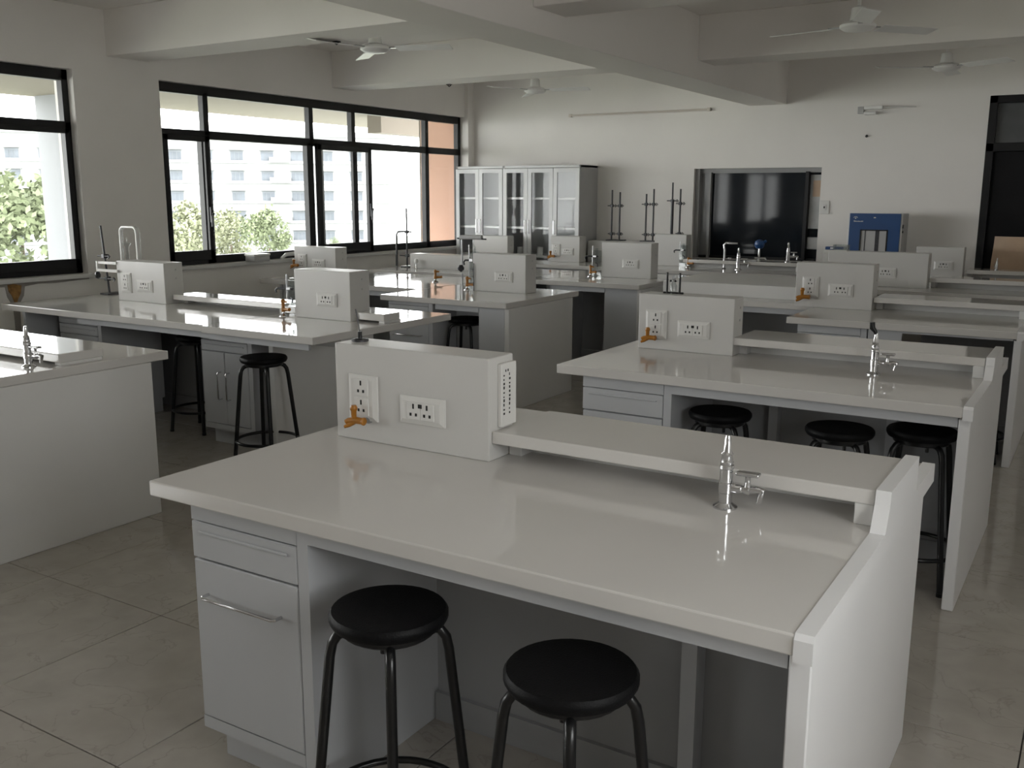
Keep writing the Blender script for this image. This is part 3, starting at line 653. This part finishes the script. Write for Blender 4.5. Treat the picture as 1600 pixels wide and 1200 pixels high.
# ------------------------------------------------------------------ glass cupboards
def cupboard(label, x0, x1, y0, y1, n, pairs):
    c = thing('glass_cupboard', label, 'cupboard', ((x0+x1)/2, (y0+y1)/2, 0), 'grey steel cupboards with glass doors')
    Hh = 1.905; t = 0.018
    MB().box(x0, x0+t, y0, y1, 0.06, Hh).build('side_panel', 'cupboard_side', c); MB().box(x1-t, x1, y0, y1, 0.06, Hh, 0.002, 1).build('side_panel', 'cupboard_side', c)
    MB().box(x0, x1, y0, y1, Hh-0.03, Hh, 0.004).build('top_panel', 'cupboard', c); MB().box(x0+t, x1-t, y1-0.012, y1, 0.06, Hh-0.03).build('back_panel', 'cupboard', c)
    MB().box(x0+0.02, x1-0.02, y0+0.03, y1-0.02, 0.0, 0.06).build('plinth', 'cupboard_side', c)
    MB().box(x0+t, x1-t, y0+0.02, y1-0.012, 0.06, 0.08).build('bottom_panel', 'cupboard', c)
    for z in (0.45, 0.83, 1.17, 1.52): MB().box(x0+t, x1-t, y0+0.03, y1-0.012, z-0.012, z+0.012).build('shelf', 'white', c)
    w = (x1-x0)/n; fw = 0.05
    for k in range(n):
        a, b_ = x0+k*w+0.003, x0+(k+1)*w-0.003; z0, z1 = 0.07, Hh-0.035
        m = MB(); m.box(a, a+fw, y0-0.02, y0, z0, z1); m.box(b_-fw, b_, y0-0.02, y0, z0, z1); m.box(a+fw, b_-fw, y0-0.02, y0, z0, z0+fw); m.box(a+fw, b_-fw, y0-0.02, y0, z1-fw, z1)
        d = m.build('door_frame', 'cupboard', c)
        MB().box(a+fw, b_-fw, y0-0.012, y0-0.008, z0+fw, z1-fw).build('pane', 'cabglass', d)
        side = pairs[k]
        if side:
            hx = b_-0.022 if side > 0 else a+0.022
            MB().tube([(hx, y0-0.02, 1.11), (hx, y0-0.045, 1.11), (hx, y0-0.045, 1.26), (hx, y0-0.02, 1.26)], 0.006, 8).build('handle', 'chrome', d, True)
    return c
CY0, CY1 = 10.05, 10.49
cupboard('two-door glass cupboard in the corner by the window', -7.06, -6.37, CY0, CY1, 2, (1, -1))
cupboard('three-door glass cupboard right of the corner cupboard', -6.365, -5.315, CY0, CY1, 3, (1, -1, -1))
# ware on the cupboard shelves
def dish(kind, x, y, z, lab, s=1.0):
    t = thing(kind, lab, kind.replace('_', ' '), (x, y, z), 'white ware in the glass cupboards')
    if kind == 'beaker':
        MB().lathe([(0.035*s, 0), (0.036*s, 0.085*s), (0.039*s, 0.09*s), (0.034*s, 0.09*s), (0.033*s, 0.006)], (x, y, z), seg=16).build('wall', 'white', t, True)
        MB().lathe([(0.0, 0.0), (0.033*s, 0.0), (0.033*s, 0.05*s), (0.0, 0.05*s)], (x, y, z), seg=16).build('filling', 'plastic', t, True)
    elif kind == 'porcelain_jar':
        MB().lathe([(0.06*s, 0), (0.075*s, 0.02*s), (0.075*s, 0.13*s), (0.06*s, 0.16*s)], (x, y, z), seg=20).build('body', 'white', t, True)
        MB().lathe([(0.062*s, 0.16*s), (0.058*s, 0.175*s), (0.012*s, 0.185*s), (0.012*s, 0.2*s)], (x, y, z), seg=16).build('lid', 'white', t, True)
    else:
        MB().lathe([(0.03*s, 0), (0.075*s, 0.035*s), (0.08*s, 0.04*s), (0.07*s, 0.036*s), (0.025*s, 0.006)], (x, y, z), seg=20).build('bowl', 'white', t, True)
        MB().lathe([(0.03*s, -0.0), (0.032*s, 0.008*s)], (x, y, z), seg=16).build('foot', 'white', t, True)
zs = 0.842
dish('evaporating_dish', -6.93, 10.22, zs, 'white dish at the left end of the cupboard shelf', 1.1)
dish('evaporating_dish', -6.78, 10.25, zs, 'second white dish on the corner cupboard shelf', 1.0)
dish('beaker', -6.56, 10.22, zs, 'white beaker right side of the corner cupboard')
dish('beaker', -6.22, 10.2, zs, 'white beaker left of the middle cupboard shelf')
dish('beaker', -6.12, 10.24, zs, 'second white beaker in the middle cupboard door', 0.8)
dish('beaker', -5.93, 10.2, zs, 'white beaker beside the large porcelain jar', 1.1)
dish('porcelain_jar', -5.76, 10.24, zs, 'large white porcelain jar on the cupboard shelf', 0.95)
dish('evaporating_dish', -6.16, 10.22, 0.462, 'white bowl on the lower cupboard shelf', 1.2)
mw = thing('dark_case', 'dark boxy case low inside the cupboard', 'case', (-5.85, 10.25, 0.462))
MB().box(-5.98, -5.72, 10.12, 10.42, 0.462, 0.76, 0.01).build('body', 'grey', mw); MB().box(-5.97, -5.78, 10.112, 10.12, 0.48, 0.74, 0.004).build('front', 'darkglass', mw)

# ------------------------------------------------------------------ retort and burette stands
def stand(name, label, x, y, z, h, clamps, matr='darksteel', base=True, lean=0.0, rod=0.008, group=None):
    t = thing(name, label, 'lab stand', (x, y, z), group)
    if base: MB().box(x-0.05, x+0.05, y-0.05, y+0.09, z, z+0.012, 0.003).build('base', matr, t)
    MB().tube([(x, y, z+0.01), (x+lean, y, z+h)], rod, 10).build('rod', matr, t, True)
    for cz, cl in clamps:
        xx = x + lean*cz/h
        c = MB().box(xx-0.016, xx+0.016, y-0.018, y+0.018, z+cz-0.016, z+cz+0.016, 0.003).build('boss_clamp', matr, t)
        MB().tube([(xx-cl, y-0.01, z+cz), (xx+cl, y-0.01, z+cz)], 0.0055, 8).build('clamp_arm', matr, c, True)
        MB().tube([(xx+cl, y-0.02, z+cz+0.015), (xx+cl+0.02, y-0.02, z+cz), (xx+cl, y-0.02, z+cz-0.015)], 0.005, 8).build('clamp_jaw', matr, c, True)
    return t
# burette stands in front of the far wall
def burette(label, x, y, z, h):
    t = thing('burette', label, 'burette', (x, y, z), 'glass burettes on the far stands')
    MB().lathe([(0.004, 0.0), (0.004, 0.05), (0.011, 0.07), (0.011, h), (0.012, h+0.006)], (x, y, z), seg=12).build('tube', 'labglass', t, True)
    MB().tube([(x-0.022, y, z+0.055), (x+0.022, y, z+0.055)], 0.008, 8).build('stopcock', 'white', t, True)
side = lab_bench('low side counter under the dark burette stands', -5.22, -4.14, 10.08, 10.49, end=None, knee=((-5.1, -4.2),), back_panel=0.3)
side_b = MB().box(-5.22, -4.14, 10.08, 10.49, TOP, 1.04, 0.003).build('riser_shelf', 'bench', side)
zb = 1.04
for x, h, cl, lab in ((-4.985, 0.58, ((0.40, 0.05), (0.08, 0.04)), 'left stand of the first dark burette pair'),
                      (-4.885, 0.555, ((0.40, 0.035), (0.08, 0.035)), 'right stand of the first dark burette pair'),
                      (-4.555, 0.535, ((0.42, 0.05), (0.08, 0.04)), 'left stand of the middle dark burette pair'),
                      (-4.465, 0.59, ((0.42, 0.04), (0.08, 0.04)), 'right stand of the middle dark burette pair'),
                      (-4.240, 0.66, ((0.46, 0.06), (0.07, 0.04)), 'tallest dark burette stand nearest the hatch'),
                      (-4.145, 0.59, ((0.43, 0.045), (0.10, 0.04)), 'dark stand right of the tallest burette stand')):
    stand('burette_stand', lab, x, 10.22, zb, h, cl, rod=0.0095, group='dark burette stands')
MB().tube([(-4.225, 10.19, zb+0.02), (-4.225, 10.19, zb+0.46)], 0.017, 10).build('burette_sleeve', 'darksteel', [o for o in COL.objects if o.get('label') == 'tallest dark burette stand nearest the hatch'][0], True)
# apparatus beside the left boxes
stand('retort_stand', 'leaning dark retort rod beside the glass loop', -6.50, 4.62, TOP, 0.52, ((0.29, 0.07), (0.12, 0.10)), lean=-0.05)
gl = thing('glass_loop', 'tall inverted U glass tube below the pillar', 'glass tube', (-6.32, 4.72, TOP))
def uloop(x0, x1, y, z0, z1, r=0.04):
    pts = [(x0, y, z0)]
    for k in range(7): a = PI - k*PI/12; pts.append((x0+r+r*math.cos(a), y, z1-r+r*math.sin(a)))
    for k in range(7): a = PI/2 - k*PI/12; pts.append((x1-r+r*math.cos(a), y, z1-r+r*math.sin(a)))
    pts.append((x1, y, z0)); return pts
MB().tube(uloop(-6.46, -6.27, 4.72, TOP, 1.31), 0.008, 10).build('tube', 'white', gl, True)
MB().tube(uloop(-6.455, -6.25, 4.735, TOP, 1.31), 0.005, 10).build('second_tube', 'labglass', gl, True)
MB().lathe([(0.014, 0.0), (0.012, 0.36), (0.03, 0.385), (0.03, 0.39), (0.004, 0.40), (0.004, 0.43)], (-6.36, 4.70, TOP), seg=12).build('funnel', 'labglass', gl, True)
cl = thing('clamped_clip', 'pale plastic clamp with black bulb beside the pillar box', 'clamp', (-6.22, 4.47, 1.0))
MB().box(-6.30, -6.06, 4.38, 4.395, 1.00, 1.02, 0.002, 1).build('bar', 'plastic', cl)
MB().box(-6.30, -6.08, 4.39, 4.40, 1.055, 1.075, 0.002, 1).build('upper_bar', 'plastic', cl)
MB().box(-6.305, -6.29, 4.385, 4.40, 0.99, 1.075).build('link', 'plastic', cl)
MB().lathe([(0.0, -0.03), (0.018, -0.02), (0.022, 0.0), (0.016, 0.018), (0.006, 0.024)], (-6.285, 4.38, 0.975), seg=14).build('bulb', 'black', cl, True)
MB().tube([(-6.135, 4.455, TOP+0.10), (-6.135, 4.455, 1.07)], 0.016, 12).build('glass_tube', 'labglass', cl, True)
def glass_rig(label, x, y, h, arm, plate=True):
    t = thing('glass_apparatus', label, 'glass apparatus', (x, y, TOP), 'glass rigs beside the orange taps')
    MB().tube([(x, y, TOP+0.105), (x, y, TOP+h)], 0.006, 10).build('stem', 'steel', t, True)
    MB().tube([(x+0.035, y+0.01, TOP+0.06), (x+0.035, y+0.01, TOP+h*0.92)], 0.014, 12).build('condenser_tube', 'labglass', t, True)
    MB().tube([(x-arm, y-0.01, TOP+h*0.66), (x+0.06, y-0.01, TOP+h*0.66)], 0.007, 8).build('clamp_arm', 'darksteel', t, True)
    MB().tube([(x-arm, y-0.01, TOP+h*0.66), (x-arm-0.015, y-0.015, TOP+h*0.62), (x-arm-0.01, y-0.015, TOP+h*0.55)], 0.007, 8).build('clamp_hook', 'darksteel', t, True)
    MB().box(x+0.01, x+0.045, y-0.02, y, TOP+h*0.63, TOP+h*0.70, 0.003).build('boss', 'steel', t)
    MB().tube([(x+0.03, y, TOP+h*0.45), (x+0.055, y-0.01, TOP+h*0.42), (x+0.05, y-0.01, TOP+h*0.33)], 0.005, 8).build('drip_tube', 'darksteel', t, True)
    if plate: MB().box(x-0.02, x+0.075, y+0.03, y+0.034, TOP, TOP+h*0.85).build('clear_screen', 'labglass', t)
    return t
glass_rig('slim glass rig left of the tall socket box', -4.405, 4.40, 0.26, 0.07)
g3 = glass_rig('tall glass rig with clamps in the third row', -4.42, 6.46, 0.36, 0.03)
MB().tube([(-4.50, 6.45, TOP+0.42), (-4.29, 6.45, TOP+0.425)], [0.018, 0.018], 12).build('top_roller', 'grey', g3, True)
MB().tube([(-4.53, 6.45, TOP+0.41), (-4.25, 6.45, TOP+0.41)], 0.006, 8).build('roller_axle', 'darksteel', g3, True)
MB().tube([(-4.49, 6.46, TOP+0.0), (-4.49, 6.46, TOP+0.40)], 0.007, 8).build('rear_rod', 'steel', g3, True)
MB().tube([(-4.33, 6.39, TOP+0.0), (-4.33, 6.39, TOP+0.22)], 0.004, 8).build('thin_rod', 'darksteel', g3, True)
MB().lathe([(0.0, -0.03), (0.026, -0.01), (0.028, 0.008), (0.012, 0.03)], (-4.475, 6.42, TOP+0.17), seg=14).build('bulb', 'darksteel', g3, True)
MB().tube([(-4.36, 6.44, TOP+0.40), (-4.37, 6.44, TOP+0.37), (-4.35, 6.44, TOP+0.34), (-4.35, 6.44, TOP+0.30)], 0.008, 8).build('coil', 'labglass', g3, True)
glass_rig('glass rig on the fourth row bench with dark clamp', -4.17, 8.16, 0.29, 0.06)
glass_rig('small dark rig on the far box left of the hatch taps', -3.98, 9.86, 0.27, 0.05)
rs = stand('retort_stand', 'retort stand with side tube before the wide window', -6.40, 8.18, TOP, 0.62, ((0.37, 0.06), (0.12, 0.09)), matr='darksteel', rod=0.009)
MB().tube([(-6.53, 8.17, TOP), (-6.53, 8.17, TOP+0.34), (-6.51, 8.17, TOP+0.37), (-6.44, 8.17, TOP+0.375), (-6.36, 8.17, TOP+0.375)], 0.010, 8).build('bent_tube', 'darksteel', rs, True)
MB().tube([(-6.53, 8.165, TOP+0.01), (-6.53, 8.165, TOP+0.13)], 0.012, 8).build('tube_sleeve', 'darksteel', rs, True)
kn = thing('small_tap', 'tiny chrome tap in front of the low plain box', 'tap', (-6.18, 8.05, TOP))
MB().lathe([(0.016, 0), (0.008, 0.01), (0.007, 0.06)], (-6.18, 8.05, TOP), seg=12).build('stem', 'chrome', kn, True)
MB().lathe([(0.0, 0.055), (0.02, 0.06), (0.024, 0.08), (0.016, 0.098), (0.0, 0.102)], (-6.18, 8.05, TOP), seg=14).build('knob', 'white', kn, True)
rk = thing('wire_stand', 'black wire test tube stand on the second right socket box', 'wire stand', (-1.83, 4.47, TOP+0.275))
z0 = TOP+0.275
for xx in (-1.867, -1.80): MB().tube([(xx, 4.47, z0), (xx, 4.47, z0+0.105)], 0.0055, 8).build('upright', 'black', rk, True)
MB().tube([(-1.885, 4.47, z0+0.004), (-1.78, 4.47, z0+0.004)], 0.005, 8).build('foot_bar', 'black', rk, True)
MB().lathe([(0.016, 0.012), (0.018, 0.05), (0.010, 0.066), (0.008, 0.10), (0.010, 0.104)], (-1.833, 4.47, z0-0.012), seg=12).build('flask', 'labglass', rk, True)
for xx, s_ in ((-1.845, 1), (-1.82, 1)): MB().lathe([(0.0, 0), (0.007, 0.004), (0.0, 0.012)], (xx, 4.462, z0+0.058), seg=8).build('bead', 'black', rk, True)

# blue oven
ov = thing('drying_oven', 'blue fronted drying oven against the far wall', 'oven', (-2.0, 10.1, TOP))
oz0, oz1, oy = TOP+0.002, 1.39, 9.93
MB().box(-2.25, -1.755, oy+0.02, oy+0.36, oz0, oz1, 0.006).build('case', 'grey', ov)
MB().box(-2.255, -1.75, oy+0.012, oy+0.022, oz0, oz1+0.006, 0.003).build('white_edge', 'plastic', ov)
m = MB(); xa, xb, wx0, wx1, wz0, wz1 = -2.24, -1.765, -2.135, -1.875, 0.90, 1.235
m.box(xa, wx0, oy, oy+0.014, oz0, oz1); m.box(wx1, xb, oy, oy+0.014, oz0, oz1); m.box(wx0, wx1, oy, oy+0.014, wz1, oz1); m.box(wx0, wx1, oy, oy+0.014, oz0, wz0)
m.build('front_panel', 'blue', ov, label='deep blue front panel')
m = MB(); t = 0.012
m.box(wx0, wx0+t, oy-0.004, oy+0.012, wz0, wz1); m.box(wx1-t, wx1, oy-0.004, oy+0.012, wz0, wz1); m.box(wx0, wx1, oy-0.004, oy+0.012, wz1-t, wz1); m.box(wx0, wx1, oy-0.004, oy+0.012, wz0, wz0+t)
m.build('window_gasket', 'black', ov)
MB().box(wx0+t, wx1-t, oy+0.006, oy+0.010, wz0+t, wz1-t).build('window_pane', 'grey', ov)
MB().box(-1.99, -1.955, oy+0.003, oy+0.006, wz0+t, wz1-t).build('inner_post', 'darksteel', ov)
MB().box(-2.09, -2.082, oy+0.003, oy+0.006, 1.0, wz1-t).build('inner_rod', 'darksteel', ov)
lg = MB()
for k in range(7):
    a = PI*(0.1+0.8*k/6); lg.box(-2.185+0.018*math.cos(a)-0.003, -2.185+0.018*math.cos(a)+0.003, oy-0.001, oy+0.001, 1.345+0.014*math.sin(a)-0.003, 1.345+0.014*math.sin(a)+0.003)
lg.box(-2.191, -2.179, oy-0.001, oy+0.001, 1.336, 1.350)
random.seed(11)
xx = -2.20
for k in range(9):
    w = random.uniform(0.005, 0.009); hh = 0.016 if k == 0 else random.uniform(0.008, 0.012); lg.box(xx, xx+w, oy-0.001, oy+0.001, 1.308, 1.308+hh); xx += w+0.003
lg.box(-2.015, -1.995, oy-0.001, oy+0.001, 1.345, 1.356)
lg.build('printed_logo', 'print_light', ov, label='pale emblem over a line of small lettering')
MB().box(-1.752, -1.744, oy+0.04, oy+0.075, 1.25, 1.285).build('side_switch', 'darksteel', ov)
MB().box(-1.752, -1.744, oy+0.04, oy+0.075, 1.205, 1.225).build('side_latch', 'darksteel', ov)
# blue binders beside the oven on a small box
bx = thing('white_box', 'white box carrying the blue cartons left of the oven', 'box', (-2.40, 10.1, TOP))
MB().box(-2.50, -2.28, 10.02, 10.2, TOP+0.001, 1.02, 0.003).build('carton', 'plastic', bx); MB().box(-2.505, -2.275, 10.015, 10.205, 0.985, 1.022, 0.003).build('lid', 'plastic', bx)
bb = thing('blue_carton', 'flat blue carton on the white box left of the oven', 'carton', (-2.40, 10.1, 1.022))
MB().box(-2.49, -2.31, 10.05, 10.15, 1.0225, 1.052, 0.003).build('carton', 'blue', bb); MB().box(-2.44, -2.40, 10.049, 10.0505, 1.03, 1.045).build('label_mark', 'white', bb)
MB().box(-2.31, -2.285, 10.05, 10.15, 1.0225, 1.052).build('end_flap', 'grey', bb)
# blue bulb on stand before the hatch
bu = thing('pipette_bulb', 'round blue rubber bulb on a tap before the viewing hatch', 'rubber bulb', (-3.16, 9.95, TOP+0.088))
MB().lathe([(0.02, 0.0), (0.012, 0.01), (0.010, 0.14)], (-3.13, 9.92, TOP+0.088), seg=14).build('stem', 'chrome', bu, True)
MB().lathe([(0.0, 0.125), (0.035, 0.133), (0.05, 0.16), (0.052, 0.18), (0.045, 0.205), (0.02, 0.222), (0.0, 0.225)], (-3.13, 9.92, TOP+0.088), seg=24).build('bulb', 'blue', bu, True)
MB().tube([(-3.10, 9.92, TOP+0.275), (-3.06, 9.92, TOP+0.30)], [0.02, 0.012], 12).build('bulb_neck', 'blue', bu, True)
MB().tube([(-3.17, 9.91, TOP+0.12), (-3.06, 9.91, TOP+0.12), (-3.05, 9.91, TOP+0.10)], 0.011, 10).build('cross_pipe', 'chrome', bu, True)
gn = thing('gooseneck_tap', 'tall chrome swan-neck tap below the viewing hatch', 'tap', (-3.47, 9.83, TOP))
MB().lathe([(0.026, 0.0), (0.014, 0.01), (0.012, 0.20)], (-3.47, 9.83, TOP), seg=14).build('column', 'chrome', gn, True)
MB().tube([(-3.47, 9.83, TOP+0.19), (-3.48, 9.83, TOP+0.25), (-3.46, 9.83, TOP+0.27), (-3.40, 9.83, TOP+0.268), (-3.33, 9.83, TOP+0.268)], [0.012, 0.012, 0.012, 0.012, 0.009], 10).build('neck', 'chrome', gn, True)
MB().box(-3.43, -3.39, 9.82, 9.84, TOP+0.10, TOP+0.12, 0.003).build('lever', 'chrome', gn)
# hanging things on long grey box
tr = thing('clear_tray', 'small clear tray on top of the long grey socket box', 'tray', (-2.02, 8.67, TOP+0.29))
z0 = TOP+0.29
MB().box(-2.07, -1.95, 8.62, 8.72, z0, z0+0.006).build('tray_floor', 'plastic', tr)
for a in ((-2.07, -2.066, 8.62, 8.72), (-1.954, -1.95, 8.62, 8.72), (-2.07, -1.95, 8.62, 8.624), (-2.07, -1.95, 8.716, 8.72)): MB().box(*a, z0+0.004, z0+0.05).build('tray_side', 'labglass', tr)
# tan chair behind the last bench
ch = thing('plywood_chair', 'tan moulded chair back at the right edge by the door', 'chair', (-0.70, 10.38, 0))
m = MB(); bm = m.bm; rows = []
for i in range(9):
    u = i/8; z = 0.56+0.62*u; hw = 0.285-0.012*math.cos(u*PI*2)*0.5
    row = []
    for k in range(9):
        v = -1+k/4; row.append((-0.70+v*hw, 10.33+0.05*u-0.035*(1-v*v), z))
    rows.append(row)
F = [[bm.verts.new(p) for p in r] for r in rows]; B = [[bm.verts.new((p[0], p[1]+0.014, p[2])) for p in r] for r in rows]
for i in range(8):
    for k in range(8):
        bm.faces.new((F[i][k], F[i][k+1], F[i+1][k+1], F[i+1][k])); bm.faces.new((B[i][k], B[i+1][k], B[i+1][k+1], B[i][k+1]))
for i in range(8):
    bm.faces.new((F[i][0], F[i+1][0], B[i+1][0], B[i][0])); bm.faces.new((F[i][8], B[i][8], B[i+1][8], F[i+1][8]))
    bm.faces.new((F[0][i], B[0][i], B[0][i+1], F[0][i+1])); bm.faces.new((F[8][i], F[8][i+1], B[8][i+1], B[8][i]))
bmesh.ops.recalc_face_normals(bm, faces=bm.faces[:]); m.build('backrest', 'tan', ch, True)
MB().box(-0.95, -0.45, 10.10+0.21, 10.10+0.30, 0.44, 0.465, 0.008).build('seat', 'tan', ch)
for xx in (-0.93, -0.47): 
    MB().tube([(xx, 10.36, 0.0), (xx, 10.35, 0.46), (xx, 10.365, 0.75)], 0.011, 10).build('leg', 'steel', ch, True)
    MB().tube([(xx, 10.325, 0.0), (xx, 10.325, 0.45)], 0.011, 10).build('leg', 'steel', ch, True)
# things on the window sill and the pipes below it
sb = thing('sill_box', 'small grey box on the sill of the wide window', 'box', (-7.12, 6.66, WZ0))
MB().box(-7.15, -7.02, 6.60, 6.80, WZ0, WZ0+0.06, 0.006).build('body', 'grey', sb); MB().box(-7.155, -7.015, 6.595, 6.805, WZ0+0.055, WZ0+0.075, 0.004).build('lid', 'plastic', sb)
sc = thing('plastic_scoop', 'white curved scoop on the sill right of the grey box', 'scoop', (-7.1, 7.15, WZ0))
MB().tube([(-7.09, 7.02, WZ0+0.012), (-7.10, 7.10, WZ0+0.045), (-7.10, 7.22, WZ0+0.05), (-7.09, 7.36, WZ0+0.012)], [0.012, 0.02, 0.022, 0.008], 12).build('scoop', 'white', sc, True)
MB().tube([(-7.09, 7.36, WZ0+0.012), (-7.08, 7.44, WZ0+0.008)], 0.007, 8).build('handle', 'white', sc, True)

# ------------------------------------------------------------------ outside: balcony, pier, block of flats, trees
bal = thing('balcony', 'deep beige balcony soffit and pale column beyond the windows', 'balcony', (-9.3, 6, 2.66))
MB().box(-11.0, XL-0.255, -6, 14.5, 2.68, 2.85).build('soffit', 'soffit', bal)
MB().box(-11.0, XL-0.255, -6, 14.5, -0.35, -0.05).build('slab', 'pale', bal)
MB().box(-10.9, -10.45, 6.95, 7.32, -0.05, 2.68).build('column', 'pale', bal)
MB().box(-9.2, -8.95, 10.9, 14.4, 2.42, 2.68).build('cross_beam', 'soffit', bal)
pier = thing('terracotta_pier', 'terracotta pier outside the right end of the wide window', 'pier', (-7.6, 10.7, 0))
MB().box(-7.86, XL-0.147, 10.375, 10.495, WZ0+0.002, WZ1-0.002).build('pier_wall', 'terracotta', pier)
MB().box(-7.885, -7.86, 10.375, 10.495, WZ0, WZ1).build('edge_strip', 'soffit', pier)
gd = struct(MB().box(-320, -12, -120, 320, -15.2, -15).build('ground', 'ground'))
bd = thing('apartment_block', 'white apartment block with rows of windows beyond the trees', 'building', (0, 0, 0))
D0 = 160.0; d0 = Vector((-0.7128, 0.7013, 0)); uu = Vector((0.7013, 0.7128, 0))
bd.location = d0*D0; ORG[bd] = Vector((0, 0, 0)); bd.rotation_euler = (0, 0, math.atan2(uu.y, uu.x))
# local: x along the facade (right), y away from us, z up
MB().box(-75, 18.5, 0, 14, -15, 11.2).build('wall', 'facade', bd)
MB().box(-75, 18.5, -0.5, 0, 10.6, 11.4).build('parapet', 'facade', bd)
cols = [-70+4.6*k for k in range(19)]
rowsz = [7.6, 4.5, 1.4, -1.7, -4.8, -7.9, -11.0]
wm = pm = bmm = None
for rz_ in rowsz:
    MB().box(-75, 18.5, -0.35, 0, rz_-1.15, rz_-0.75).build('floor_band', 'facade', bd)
    for ci, cx in enumerate(cols):
        if ci % 5 == 2 and False: continue
        o = bpy.data.objects.new('window', wm) if wm else None
        if o is None:
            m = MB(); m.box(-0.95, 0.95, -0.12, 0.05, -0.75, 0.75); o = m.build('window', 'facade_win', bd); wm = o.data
        else:
            COL.objects.link(o); o.parent = bd
        o.location = (cx, 0, rz_)
        for px in (-0.62, 0, 0.62):
            if pm is None:
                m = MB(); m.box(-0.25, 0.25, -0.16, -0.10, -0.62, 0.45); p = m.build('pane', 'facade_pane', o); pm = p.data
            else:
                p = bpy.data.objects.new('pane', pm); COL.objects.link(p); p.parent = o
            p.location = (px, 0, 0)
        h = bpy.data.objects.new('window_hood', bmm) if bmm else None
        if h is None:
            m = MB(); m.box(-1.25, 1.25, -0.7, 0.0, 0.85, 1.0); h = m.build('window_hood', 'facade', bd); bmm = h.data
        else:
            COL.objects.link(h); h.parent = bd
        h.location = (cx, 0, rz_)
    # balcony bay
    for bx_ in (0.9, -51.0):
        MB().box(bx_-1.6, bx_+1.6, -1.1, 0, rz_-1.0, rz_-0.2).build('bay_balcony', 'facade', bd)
def tree(label, px_dir, dist, ztop, rad, hcrown, matn, seed, n=5200):
    rnd = random.Random(seed)
    dx, dy = px_dir; L = math.hypot(dx, dy); X, Y = dx/L*dist, dy/L*dist
    t = thing('tree', label, 'tree', (X, Y, -15), 'trees outside the windows')
    zc = ztop - hcrown/2
    MB().tube([(X, Y, -15), (X+0.1, Y, -9), (X, Y+0.1, zc+hcrown*0.2)], [0.28, 0.2, 0.06], 8).build('trunk', 'bark', t, True)
    blobs = []
    for k in range(26):
        a = rnd.uniform(0, 2*PI); zz = rnd.uniform(-0.95, 0.95); r = math.sqrt(max(0.05, 1-zz*zz))*rnd.uniform(0.3, 0.95)
        blobs.append((X+rad*r*math.cos(a)*0.85, Y+rad*r*math.sin(a)*0.85, zc+zz*hcrown/2*0.92, rad*rnd.uniform(0.24, 0.42)))
    vs, fs = [], []
    for k in range(n):
        bx_, by_, bz_, br = rnd.choice(blobs)
        v = Vector((rnd.gauss(0, 1), rnd.gauss(0, 1), rnd.gauss(0, 1))).normalized()*br*rnd.uniform(0.5, 1.08)
        c = Vector((bx_, by_, bz_)) + v
        a = Vector((rnd.gauss(0, 1), rnd.gauss(0, 1), rnd.gauss(0, 1))).normalized(); b2 = a.orthogonal().normalized(); s = rnd.uniform(0.10, 0.21)*rad/3.0
        i = len(vs); vs += [c-a*s, c+b2*s*0.55, c+a*s, c-b2*s*0.55]; fs.append((i, i+1, i+2, i+3))
    me = bpy.data.meshes.new('foliage'); me.from_pydata([tuple(p - Vector((X, Y, -15))) for p in vs], [], fs); me.materials.append(MATS[matn])
    o = bpy.data.objects.new('foliage', me); COL.objects.link(o); o.parent = t; o['kind'] = 'stuff'
def pdir(px, py):
    v = _r*(px-800) + _d*(py-600) + _f*1499.34
    return (v.x, v.y)
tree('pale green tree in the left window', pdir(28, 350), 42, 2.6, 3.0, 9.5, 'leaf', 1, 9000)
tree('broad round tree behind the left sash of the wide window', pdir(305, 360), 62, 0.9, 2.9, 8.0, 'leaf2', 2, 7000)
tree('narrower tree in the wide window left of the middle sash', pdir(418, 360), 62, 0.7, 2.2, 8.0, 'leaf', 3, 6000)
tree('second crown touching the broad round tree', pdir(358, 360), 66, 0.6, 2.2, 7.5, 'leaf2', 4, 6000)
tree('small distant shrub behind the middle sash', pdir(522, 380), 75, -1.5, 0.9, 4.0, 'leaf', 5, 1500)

for p in PROTOS: p.finish()
